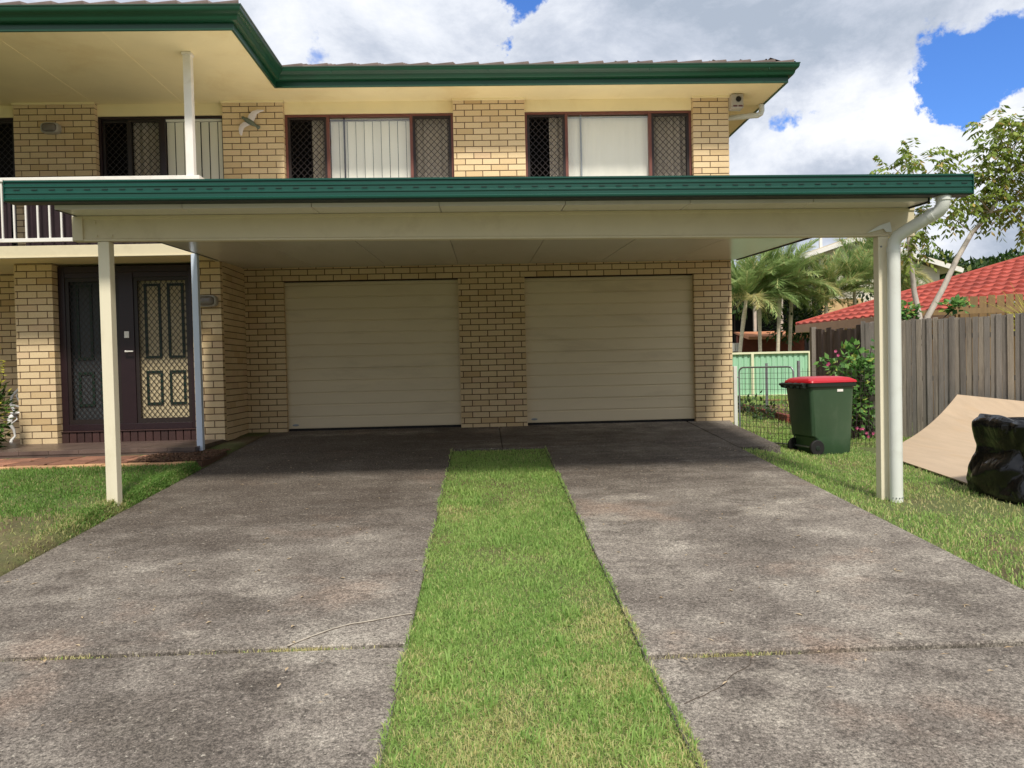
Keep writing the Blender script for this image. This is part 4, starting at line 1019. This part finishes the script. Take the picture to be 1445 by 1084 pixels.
ph = thing('patio_house', 'dark shaded patio with low orange roof behind the green fence', 'house', (13.5, 35, -.385))
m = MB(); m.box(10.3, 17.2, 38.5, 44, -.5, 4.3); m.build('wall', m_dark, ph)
m = MB(); m.box(9.8, 15.6, 33.9, 38.6, 4.25, 4.5); m.build('roof', m_timber, ph)
for x in (10.6, 12.1, 13.3, 14.6):
    m = MB(); m.box(x-.06, x+.06, 34.2, 34.32, -.5, 4.25); m.build('post', m_bark, ph)
m = MB(); m.loft([[(x, 32.2, 1.72), (x, 34.1, 2.05), (x, 34.1, 2.12), (x, 32.2, 1.84)] for x in (11.1, 14.1)]); m.build('patio_roof', m_orange, ph)
m = MB(); m.box(11.2, 14.2, 33.9, 34.1, -.5, 1.95); m.build('patio_wall', m_redbrick, ph)
m = MB(); m.box(9.6, 11.15, 33.5, 33.7, 1.25, 1.62); m.build('patio_rail', m_white, ph)
m = MB(); m.box(16.5, 18.6, 37.4, 38.4, -.5, 3.75); m.build('wing_wall', m_tan, ph)
m = MB(); m.box(15.8, 16.45, 36.5, 36.7, 2.0, 2.65); m.build('parapet', m_white, ph)

# ------------------------------------------------------------------ vegetation
class LV:
    """collects leaf faces (quads) with per-leaf values"""
    def __init__(self): self.V = []; self.r = []; self.d = []
    def leaf(self, p, d, n, L, W, r, dry=0.0, fold=.15):
        s = d.cross(n)
        if s.length < 1e-4: s = Vector((1, 0, 0))
        s.normalize(); n = s.cross(d)
        self.V += [p, p+d*L*.45+s*W*.5-n*fold*W, p+d*L, p+d*L*.45-s*W*.5-n*fold*W]; self.r.append(r); self.d.append(dry)
    def build(self, name, mat, parent=None):
        V = np.array([tuple(v) for v in self.V], np.float32); n = len(V)//4
        F4 = np.arange(n*4).reshape(n, 4)
        return link_mesh(name, np_mesh(name, V, None, F4, attrs={'rnd': self.r, 'dry': self.d}), mat, parent)
def rdir(up_=0.0):
    v = Vector((random.gauss(0, 1), random.gauss(0, 1), random.gauss(0, 1)+up_)); return v.normalized()
def spray(lv, p, d, L, n, ll, lw, droop=.5, dry=.1):
    """a pinnate twig: leaflets in pairs hanging off a drooping stalk"""
    d = d.normalized(); base = random.random()
    for k in range(n):
        t = (k+1)/n; q = p+d*L*t+Vector((0, 0, -droop*L*t*t*.6)); dd = (d+Vector((0, 0, -droop*t*1.2))).normalized()
        s = dd.cross(Vector((0, 0, 1)))
        s = s.normalized() if s.length > 1e-3 else Vector((1, 0, 0))
        for sg in (-1, 1):
            ld_ = (s*sg*.9+dd*.55+Vector((0, 0, -.45-droop*.5))+rdir()*.25).normalized()
            lv.leaf(q, ld_, (Vector((0, 0, 1))+rdir()*.6).normalized(), ll*random.uniform(.75, 1.15), lw, min(1, max(0, base*.5+random.random()*.5)), 1.0 if random.random() < dry*.35 else 0)
def crown(lv, c, r, n, ll, lw, shell=.55, dry=.1, sprayL=.3, nl=5, pinn=True):
    c = Vector(c)
    for k in range(n):
        d = rdir(); rr = (shell+(1-shell)*random.random())
        q = c+Vector((d.x*r[0], d.y*r[1], d.z*r[2]))*rr
        if pinn: spray(lv, q, d+Vector((0, 0, .3)), sprayL, nl, ll, lw, .6, dry)
        else:
            for j in range(nl): lv.leaf(q+rdir()*ll*.6, (d+rdir()*.8).normalized(), (Vector((0, -.3, 1))+rdir()*.6).normalized(), ll*random.uniform(.7, 1.2), lw*random.uniform(.8, 1.1), random.random(), 1.0 if random.random() < dry else 0)

# palms behind the green fence
def palm(x, y, h, crown_r, nf, seed, label, lean=(0, 0), dryb=.25, group='palms behind the green fence'):
    random.seed(seed)
    t = thing('palm_tree', label, 'palm', (x, y, -.385), group)
    z0 = -.6
    m = MB(); pts = [(x+lean[0]*(k/6)**1.5, y+lean[1]*k/6, z0+(h-z0)*k/6) for k in range(7)]
    m.tube(pts, [.10, .08, .07, .065, .065, .08, .055], 10); m.build('trunk', m_palmbark, t, smooth=50)
    lv = LV(); top = Vector(pts[-1])
    for f_ in range(nf):
        a = f_*2.399+random.uniform(-.2, .2); lift = random.uniform(.15, 1.4) if f_ > 4 else random.uniform(1.3, 1.55)
        L = crown_r*random.uniform(.8, 1.15); hd = Vector((math.cos(a), math.sin(a), 0)); q = top.copy(); ang = lift; st = L/14
        drybase = .8 if lift < .4 and random.random() < .25+dryb*.4 else 0.0; base = random.random()
        for k in range(15):
            d = (hd*math.cos(ang)+Vector((0, 0, math.sin(ang)))).normalized(); q2 = q+d*st; s = Vector((-hd.y, hd.x, 0))
            if k >= 2:
                ll = .62*crown_r/2*math.sin(math.pi*min(1, (k+2)/17))+.12
                for sg in (-1, 1):
                    for u in (0, .2, .4, .6, .8):
                        ld_ = (s*sg*.75+d*.9+rdir()*.3+Vector((0, 0, .12-.4*random.random()))).normalized()
                        lv.leaf(q+d*st*u, ld_, Vector((0, 0, 1)), ll*random.uniform(.7, 1.15), .032, min(1, base*.6+random.random()*.4), drybase if drybase else (1.0 if random.random() < dryb*.3 else 0))
            lv.leaf(q, d, Vector((0, 0, 1)), st*1.1, .05, .9, .4)
            q = q2; ang -= (.025+.075*math.cos(lift))*(1.3 if k > 7 else .7)
    lv.build('crown', m_frond, t)
    return t
def at(u, v, y): r = ray(u, v); return Vector((0, 0, CZ))+r*(y/r.y)
def palm_at(b0, t1, y, cr, nf, seed, label, dryb):
    p, q = at(*b0, y), at(*t1, y); return palm(p.x, y, q.z, cr, nf, seed, label, (q.x-p.x, 0), dryb)
palm_at((1039, 500), (1053, 424), 28.0, 1.75, 30, 1, 'palm with slender leaning trunk nearest the brick house corner', .2)
palm_at((1073, 500), (1071, 420), 29.0, 1.7, 28, 2, 'palm with thin straight pale trunk, second from the brick house corner', .35)
palm_at((1096, 500), (1101, 408), 29.0, 2.1, 34, 3, 'tallest bushy palm with stout trunk above the orange patio roof', .15)
palm_at((1113, 500), (1117, 420), 30.0, 1.8, 28, 4, 'palm with dark mottled trunk at the right end of the orange patio roof', .3)
palm_at((1165, 480), (1166, 425), 29.5, 1.8, 30, 5, 'yellowing palm in front of the tan brick wall', .9)
palm_at((1205, 470), (1206, 412), 30.0, 1.9, 28, 6, 'palm with arching fronds above the red roof eave', .5)
palm_at((1236, 470), (1238, 385), 31.0, 2.1, 28, 7, 'tall palm directly behind the right carport post', .4)
palm_at((1272, 470), (1275, 430), 31.0, 1.8, 28, 8, 'low shaggy palm between the carport post and the thin tree stems', .6)
random.seed(21)
# slender two-stemmed tree behind the paling fence
tr_ = thing('slender_tree', 'two stemmed young tree with drooping leaves behind the grey fence', 'tree', (6.95, 12.4, -.385))
yT = 12.4
S1 = [at(*p, yT) for p in ((1306, 620), (1302, 520), (1297, 447), (1290, 412), (1286, 375), (1282, 340), (1284, 310), (1290, 270), (1288, 235))]
S2 = [at(*p, yT) for p in ((1306, 600), (1306, 520), (1309, 447), (1332, 405), (1350, 366), (1372, 328), (1398, 300), (1415, 262), (1425, 215), (1428, 180))]
m = MB(); m.tube(S1, [.06, .055, .048, .042, .036, .03, .024, .016, .008], 9); m.tube(S2, [.06, .055, .05, .044, .042, .036, .03, .022, .014, .006], 9)
br_ = []
for (p, q) in (((1398, 300), (1370, 275)), ((1398, 300), (1345, 298)), ((1415, 262), (1390, 220)), ((1415, 262), (1450, 240)), ((1425, 215), (1400, 190)), ((1425, 215), (1450, 190)), ((1398, 300), (1440, 295)),
               ((1284, 310), (1310, 330)), ((1284, 310), (1330, 290)), ((1282, 340), (1300, 360)), ((1290, 270), (1260, 236)), ((1290, 270), (1318, 238)), ((1288, 235), (1285, 215)), ((1284, 310), (1275, 350)), ((1372, 328), (1330, 305))):
    a, b = at(*p, yT), at(*q, yT+random.uniform(-.5, .5)); mid = a.lerp(b, .5)+Vector((0, 0, .05)); m.tube([a, mid, b], [.014, .010, .005], 6); br_.append((a, mid, b))
m.build('trunk', m_bark, tr_, smooth=60)
lv = LV()
for (u, v, ru, rv, n) in ((1288, 222, 20, 12, 20), (1262, 236, 18, 9, 14), (1313, 236, 22, 8, 16), (1290, 245, 45, 10, 16), (1303, 322, 22, 22, 30), (1290, 352, 14, 20, 16), (1322, 300, 22, 12, 14), (1335, 297, 22, 12, 16),
                          (1378, 262, 26, 14, 34), (1382, 285, 32, 12, 28), (1388, 218, 22, 14, 28), (1430, 200, 26, 24, 42), (1398, 178, 16, 10, 18), (1442, 170, 18, 12, 24), (1422, 245, 34, 26, 60), (1450, 240, 24, 40, 42), (1432, 285, 30, 18, 40), (1405, 300, 14, 8, 10), (1460, 290, 22, 30, 28), (1465, 200, 22, 30, 24)):
    c = at(u, v, yT); k = yT/F
    crown(lv, (c.x, c.y+random.uniform(-.2, .2), c.z), (ru*k, max(ru*k, .3), rv*k), int(n*.95), .12, .048, .2, .22, .30, 5)
lv.build('crown', m_leaf, tr_)
# low leafy growth on the fence top
cl = thing('climbing_plant', 'green leafy climber spilling over the grey fence top', 'climber', (6.75, 12.0, -.385))
lv = LV()
for (u, v, ru, rv, n) in ((1262, 440, 14, 14, 30), (1282, 436, 10, 10, 16), (1345, 431, 16, 8, 26), (1270, 448, 24, 5, 20)):
    c = at(u, v, 11.9); k = 11.9/F; crown(lv, c, (ru*k, .15, rv*k), n, .10, .085, .2, .1, .1, 3, False)
lv.build('foliage', m_shrub, cl)
m = MB(); c = at(1275, 445, 11.95); m.tube([(c.x, c.y, -.45), (c.x+.05, c.y, .5), (c.x, c.y, c.z)], .012, 6); c2 = at(1345, 436, 11.95); m.tube([(c.x, c.y, .5), ((c.x+c2.x)/2, c.y, 1.2), (c2.x, c2.y, c2.z)], .008, 6); m.build('stem', m_timber, cl)
# spiky yellow plant
yp = thing('spiky_plant', 'spiky yellow green plant poking above the grey fence', 'plant', (8.35, 11.2, -.385))
lv = LV(); base = at(1460, 455, 11.2)
for k in range(130):
    a = random.uniform(0, 6.28); lift = random.uniform(.1, 1.3); d = Vector((math.cos(a)*math.cos(lift), math.sin(a)*math.cos(lift), math.sin(lift))); L = random.uniform(.5, .85)
    q = base+Vector((0, 0, -.12)); prev = q
    for j in range(4):
        d = (d+Vector((0, 0, -.10))).normalized(); nq = prev+d*L/4; lv.leaf(prev, d, Vector((0, -.5, 1)), L/4*1.25, .022*(1-j*.2), random.random(), 0); prev = nq
lv.build('foliage', m_yleaf, yp); m = MB(); m.tube([(base.x, base.y, -.45), (base.x, base.y, base.z-.1)], .05, 8); m.build('stem', m_timber, yp)
# flowering shrub beside the bin
sh = thing('flowering_shrub', 'large leaved green shrub with pink flowers beside the bin', 'shrub', (5.4, 11.2, -.385))
lv = LV(); random.seed(33)
for (u, v, ru, rv, n) in ((1215, 545, 26, 50, 120), (1200, 575, 26, 35, 70), (1228, 600, 16, 30, 40), (1205, 505, 22, 18, 34), (1180, 515, 22, 10, 18), (1235, 520, 20, 40, 50)):
    c = at(u, v, 11.2); k = 11.2/F; crown(lv, c, (ru*k, .25, rv*k), n, .105, .075, .35, .06, .1, 3, False)
lv.build('foliage', m_shrub, sh)
lv = LV()
for (u, v, n) in ((1197, 548, 5), (1184, 545, 3), (1214, 602, 3), (1228, 612, 4), (1168, 510, 2), (1178, 500, 2)):
    c = at(u, v, 10.93)
    for k in range(n):
        q = c+rdir()*.05
        for j in range(5): a = j*1.256; lv.leaf(q, Vector((math.cos(a), -.3, math.sin(a))), Vector((0, -1, 0)), .026, .022, random.random())
lv.build('flower', m_flower, sh)
m = MB()
for k in range(16):
    a = at(random.uniform(1195, 1235), 640, 11.2); b = at(random.uniform(1165, 1245), random.uniform(485, 560), 11.2+random.uniform(-.2, .2)); m.tube([(a.x, a.y, -.42), a.lerp(b, .5)+rdir()*.06, b], [.01, .008, .004], 6)
m.build('stem', m_timber, sh)
# bush at the porch's left end
bs = thing('porch_bush', 'yellow tipped green bush at the left edge of the porch', 'bush', (-5.95, 9.35, -.1)); random.seed(5)
lv = LV()
for k in range(1500):
    d = rdir(); q = Vector((-6.08, 9.3, .42))+Vector((d.x*.52, d.y*.4, d.z*.62))*random.uniform(.55, 1)
    tip = 1 if q.z > .72+random.uniform(-.15, .15) else (1 if random.random() < .1 else 0)
    if q.z < -.1: continue
    lv.leaf(q, (d+rdir()*.7+Vector((0, 0, .3))).normalized(), (Vector((0, -.3, 1))+rdir()*.5).normalized(), .085, .042, random.random(), tip)
for k in range(26):
    q = Vector((-5.82+random.uniform(-.4, .22), 9.2+random.uniform(-.2, .2), .9+random.uniform(-.1, .28)))
    spray(lv, q, Vector((random.uniform(-.3, .6), random.uniform(-.5, .3), .8)), .16, 5, .06, .03, .2, 0)
    for i in range(-10, 0): lv.d[i] = 1
m_bush = leafmat('bush_leaf', S(36, 62, 28), S(80, 110, 44), S(206, 204, 84), .45, .3)
lv.build('foliage', m_bush, bs)
m = MB()
for k in range(9): a = random.uniform(0, 6.28); m.tube([(-5.97, 9.3, -.15), (-5.97+.25*math.cos(a), 9.3+.2*math.sin(a), .3), (-5.97+.4*math.cos(a), 9.3+.3*math.sin(a), .75)], [.014, .01, .004], 6)
m.build('stem', m_timber, bs)
# back garden bed
gb = MB(); random.seed(9)
for (x0, y0, x1, y1) in ((6.25, 19.0, 5.72, 14.4), (5.72, 14.4, 7.4, 13.9)):
    L = math.hypot(x1-x0, y1-y0); n = int(L/.24)
    for k in range(n):
        t = (k+.5)/n; gb.cur = random.random(); d_ = Vector((x1-x0, y1-y0, 0)).normalized(); s_ = Vector((-d_.y, d_.x, 0))
        for lay in range(2):
            gb.obox((x0+(x1-x0)*t+lay*.01, y0+(y1-y0)*t, -.34+lay*.078), d_*.115, s_*.055, (0, 0, .037))
tag(gb.build('garden_edging', m_redbrick), 'low red brick edging round the back garden bed', 'edging')
so_ = MB(); so_.prism([(6.28, 19.0), (5.76, 14.44), (7.4, 13.95), (9.5, 18), (9.0, 20)], -.5, -.30, 'z'); struct(so_.build('garden_soil', m_mulch))
pp = MB()
for k in range(7):
    for j in range(2): pp.cur = random.random(); pp.box(8.3+k*.46, 8.74+k*.46, 22.4+j*.46, 22.84+j*.46, -.4, -.355)
struct(pp.build('garden_path', m_redbrick))
def plant(u, v, y, r, n, mat, ll, lw, name, label, cat, dry=.1, grp=None):
    c = at(u, v, y); t = thing(name, label, cat, (c.x, c.y, -.385), grp); lv = LV(); crown(lv, c, r, n, ll, lw, .2, dry, .1, 3, False); lv.build('foliage', mat, t)
    m = MB(); m.tube([(c.x, c.y, -.42), c], [.015, .008], 6); m.build('stem', m_timber, t)
plant(1050, 572, 17.5, (.4, .4, .35), 70, m_dkleaf, .12, .06, 'garden_plant', 'dark leafy plant in the back bed nearest the gate hinge', 'plant')
plant(1068, 583, 16.5, (.32, .3, .22), 40, m_dkleaf, .12, .06, 'garden_plant', 'low dark plant between the leafy plant and the star picket', 'plant', .3)
plant(1080, 583, 15.3, (.3, .3, .25), 45, m_dkleaf, .1, .06, 'garden_plant', 'dark bushy plant just left of the star picket', 'plant')
plant(1107, 584, 15.8, (.28, .25, .2), 46, m_shrub, .16, .03, 'garden_plant', 'pale green spiky leaved plant behind the brick edging', 'plant', .7)
plant(1205, 555, 16.5, (1.0, .6, .6), 90, m_dkleaf, .14, .08, 'garden_plant', 'dark shrub behind the wire fence and flowering shrub', 'shrub')
plant(1135, 455, 31, (1.1, .8, .75), 130, m_dkleaf, .3, .12, 'garden_shrub', 'round dark shrub with yellowish top behind the orange patio roof', 'shrub', .15)
plant(1112, 452, 30.5, (.9, .7, .9), 110, m_dkleaf, .3, .10, 'garden_shrub', 'dark shrub around the stout palm trunk', 'shrub', .1)
plant(1143, 440, 34.5, (1.0, .8, .8), 90, m_dkleaf, .35, .14, 'garden_shrub', 'tall dark shrub under the yellowing palm', 'shrub', .1)
plant(1036, 405, 33, (.8, .7, 1.3), 120, m_dkleaf, .32, .12, 'garden_shrub', 'tall dark shrub beside the house corner behind the first palm', 'shrub', .05)
plant(1228, 405, 34, (1.0, .9, 1.0), 110, m_dkleaf, .32, .12, 'garden_shrub', 'dark shrub below the arching palm by the carport post', 'shrub', .15)
# far trees on the hill
def far_tree(u, v, y, rx, rz, seed, label):
    random.seed(seed); c = at(u, v, y); t = thing('hill_tree', label, 'tree', (c.x, c.y, -.385), 'far trees above the red roof')
    m = MB(); m.tube([(c.x, c.y, -.5), (c.x, c.y, c.z*.6), (c.x+.3, c.y, c.z)], [.5, .35, .15], 8); m.build('trunk', m_bark, t)
    lv = LV()
    for k in range(7):
        d = rdir(); crown(lv, c+Vector((d.x*rx*.6, d.y*rx*.5, d.z*rz*.6)), (rx*.55, rx*.5, rz*.5), 85, .9, .5, .4, .1, .3, 3, False)
    lv.build('crown', m_dkleaf, t)
far_tree(1300, 395, 85, 5.0, 2.6, 41, 'dark far tree in the gap right of the cream gable roof')
far_tree(1345, 400, 88, 5.0, 2.0, 42, 'dark far tree just left of the red roof slope')
far_tree(1390, 390, 92, 4.5, 2.2, 43, 'rounded far tree just above the red roof slope')
far_tree(1420, 380, 95, 3.6, 1.6, 44, 'smallest far tree at the top of the red roof slope')
far_tree(1458, 386, 90, 4, 1.8, 45, 'far tree at the right end above the red roof')

# ------------------------------------------------------------------ grass
def vn(x, y, sc, seed):
    r = np.random.default_rng(seed); G = r.random((64, 64)); X_ = np.asarray(x)*sc; Y_ = np.asarray(y)*sc
    i, j = np.floor(X_).astype(int), np.floor(Y_).astype(int); fx, fy = X_-i, Y_-j; fx = fx*fx*(3-2*fx); fy = fy*fy*(3-2*fy); g = lambda a, b: G[a % 64, b % 64]
    return (g(i, j)*(1-fx)+g(i+1, j)*fx)*(1-fy)+(g(i, j+1)*(1-fx)+g(i+1, j+1)*fx)*fy
def fbm(x, y, sc, seed): return .55*vn(x, y, sc, seed)+.3*vn(x, y, sc*2.3, seed+1)+.15*vn(x, y, sc*5.1, seed+2)
def blades(name, x, y, z, h, w, dry, lean=.9, mat=None):
    n = len(x); r = np.random.default_rng(len(x)); a = r.random(n)*6.283; l = r.random(n)**.6*lean*h; b = r.random(n)*6.283
    wx, wy = np.cos(a)*w/2, np.sin(a)*w/2; lx, ly = np.cos(b)*l, np.sin(b)*l
    h2 = np.sqrt(np.maximum(h*h-l*l, (h*.25)**2))
    V = np.empty((n, 5, 3), np.float32)
    V[:, 0] = np.stack([x-wx, y-wy, z-.006], 1); V[:, 1] = np.stack([x+wx, y+wy, z-.006], 1)
    V[:, 2] = np.stack([x+wx*.8+lx*.4, y+wy*.8+ly*.4, z+h2*.65], 1); V[:, 3] = np.stack([x-wx*.8+lx*.4, y-wy*.8+ly*.4, z+h2*.65], 1)
    V[:, 4] = np.stack([x+lx*1.1, y+ly*1.1, z+h2*.9], 1)
    k = np.arange(n)[:, None]*5; F4 = k+np.array([[0, 1, 2, 3]]); F3 = k+np.array([[3, 2, 4]])
    rn = r.random(n)*.6+.4*fbm(x, y, 3, 3)
    return link_mesh(name, np_mesh(name, V.reshape(-1, 3), F3, F4, attrs={'rnd': np.concatenate([rn, rn]), 'dry': np.concatenate([dry, dry])}), mat or m_grass)
def scatter(n, x0, x1, y0, y1, pw=1.0):
    u = RNG.random(n); y = y0*(y1/y0)**u if pw else y0+(y1-y0)*u
    return RNG.uniform(x0, x1, n), y
def sel(c, *a): return [q[c] for q in a]
# strip between the slabs
x, y = scatter(165000, SL-.06, SR+.06, 1.7, 9.12); e_in = np.minimum(x-SL, SR-x); k_ = (e_in > 0) | (e_in > -.026*np.clip(2.2*fbm(x, y, 3.5, 40)-.75, 0, 1)); x, y, e_in = x[k_], y[k_], e_in[k_]; z = dz(y)-np.where(e_in > 0, .03, .002)
pt = fbm(x, y, 1.6, 50); dry = np.clip((pt-.50)*2.6+.75*np.clip((4.6-y)/2.2, 0, 1)*(.4+fbm(x, y, 1.2, 52))-.1*(y > 5), 0, 1); dry = (RNG.random(len(x)) < np.clip(dry, .08, .85))*RNG.uniform(.5, 1, len(x))
sp_ = fbm(x, y, 2.2, 60); keep = RNG.random(len(x)) < np.clip(.45+sp_*1.1, 0, 1); x, y, z, dry, pt = sel(keep, x, y, z, dry, pt)
h = (.018+.024*fbm(x, y, 2.5, 8))*RNG.uniform(.6, 1.3, len(x)); edge = np.minimum(x-SL, SR-x); h = np.where(edge < .03, h*1.05, h)
struct(blades('turf_strip', x, y, z, h, RNG.uniform(.0026, .0055, len(x))*(1+y*.03), dry, 1.25), 'stuff', 'long strip of mown grass between the two concrete tracks', 'grass')
# clumps of broader weeds in the strip
cx_ = RNG.uniform(SL+.1, SR-.1, 46); cy_ = 2.3*(8.6/2.3)**RNG.random(46); k_ = RNG.integers(0, 46, 2600)
x = cx_[k_]+RNG.normal(0, .045, 2600); y = cy_[k_]+RNG.normal(0, .045, 2600); k_ = (x > SL) & (x < SR); x, y = x[k_], y[k_]
struct(blades('turf_weeds', x, y, dz(y)-.028, RNG.uniform(.04, .085, len(x)), RNG.uniform(.005, .009, len(x)), np.zeros(len(x)), 1.15), 'stuff', 'clumps of broader grass blades in the turf strip', 'weeds')
# left lawn
x, y = scatter(110000, -7.6, -2.97, 4.2, 8.24); x2, y2 = scatter(26000, -3.16, -2.985, 5.2, 8.3); x, y = np.concatenate([x, x2]), np.concatenate([y, y2]); z = gz(x, y)
bare = sst(6.7, 5.7, y+.9*(fbm(x, y, 1.4, 70)-.5)+.1*(x+4)); bare = np.maximum(bare, .85*np.exp(-(((x+3.1)/.28)**2+((y-6.45)/.20)**2)))
keep = (RNG.random(len(x)) > bare*.93) & (x > -.70*y-.3); x, y, z, bare = sel(keep, x, y, z, bare)
dry = (RNG.random(len(x)) < np.clip(.06+bare*.8+.5*(fbm(x, y, 2, 71)-.5), .03, .9))*RNG.uniform(.5, 1, len(x))
struct(blades('lawn_grass', x, y, z, (.022+.024*fbm(x, y, 2, 72))*RNG.uniform(.6, 1.3, len(x)), RNG.uniform(.004, .008, len(x))*(1+y*.03), dry, 1.1, m_grass2), 'stuff', 'mown lawn between the paved path and the left track', 'grass')
# right lawn
x, y = scatter(120000, 2.88, 8.4, 3.3, 11.6); z = gz(x, y)
bare = .9*np.exp(-((((x-4.1+.6*(y-6.1))/.85)**2+((y-6.0)/.40)**2)**1.2))+.6*np.exp(-(((x-3.5)/.3)**2+((y-6.35)/.18)**2)); bare = np.clip(bare+.9*(fbm(x, y, 2.5, 80)-.52)*(y < 7.5), 0, .96)
keep = (RNG.random(len(x)) > bare) & (x < .70*y+.4) & ~((x < 3.46) & (y > 8.75)) & ~((x > 2.85) & (x < XR+.0)) & ~(((x-4.82)+(9.38-y)*.1716 > -.02) & (y > 6.3) & (y < 10.2) & (x-y < -1.6)); x, y, z, bare = sel(keep, x, y, z, bare)
dry = (RNG.random(len(x)) < np.clip(.15+bare*.7+.7*(fbm(x, y, 1.8, 81)-.45), .05, .85))*RNG.uniform(.5, 1, len(x))
struct(blades('lawn_grass', x, y, z, (.024+.026*fbm(x, y, 2, 82))*RNG.uniform(.6, 1.35, len(x)), RNG.uniform(.004, .008, len(x))*(1+y*.03), dry), 'stuff', 'patchy lawn right of the driveway around the bin', 'grass')
# back lawn
x, y = scatter(50000, 3.65, 13.5, 11.0, 26); z = gz(x, y); keep = (x < .5*y+.8) & (x > .30*y-.6); x, y, z = sel(keep, x, y, z)
dry = (RNG.random(len(x)) < np.clip(.2+1.0*(fbm(x, y, .5, 91)-.45), .05, .8))*RNG.uniform(.4, 1, len(x))
struct(blades('lawn_grass', x, y, z, RNG.uniform(.05, .1, len(x)), RNG.uniform(.01, .02, len(x)), dry), 'stuff', 'sunlit back lawn beyond the wire gate', 'grass')
# weeds in the slab joints
x = np.concatenate([RNG.uniform(-2.6, -.5, 90), RNG.uniform(.7, 1.35, 70), RNG.normal(-.9, .12, 260), RNG.normal(1.12, .1, 160), RNG.normal(-1.95, .09, 130)]); y = np.where(x < .2, 3.66, 3.44)+RNG.normal(0, .012, len(x))
keep = (x > -2.95) & ((x < SL) | (x > SR)); x, y = x[keep], y[keep]
struct(blades('joint_weeds', x, y, dz(y)-.018, RNG.uniform(.012, .028, len(x)), RNG.uniform(.003, .005, len(x)), (RNG.random(len(x)) < .85)*.95, 1.3), 'stuff', 'dry weeds growing in the concrete joints', 'weeds')
# bits of dry leaf and twig
random.seed(77); lv = LV()
for k in range(290):
    if k < 190: x = random.choice([random.uniform(-2.9, -.45), random.uniform(.8, 2.8)]); y = 3.0+6*random.random()**1.3; z = float(dz(y))+.003
    elif k < 235: x = random.uniform(-5, -3.1); y = random.uniform(4.8, 7.5); z = float(gz(x, y))+.03
    else: x = random.uniform(3, 4.5); y = random.uniform(5, 8); z = float(gz(x, y))+.03
    a = random.uniform(0, 6.28); lv.leaf(Vector((x, y, z)), Vector((math.cos(a), math.sin(a), .06)), Vector((0, 0, 1)), random.uniform(.012, .05), random.uniform(.006, .018), random.random(), random.random(), -.3)
struct(lv.build('leaf_litter', m_litter), 'stuff', 'scattered dry leaf bits on the concrete and lawn', 'leaf litter')
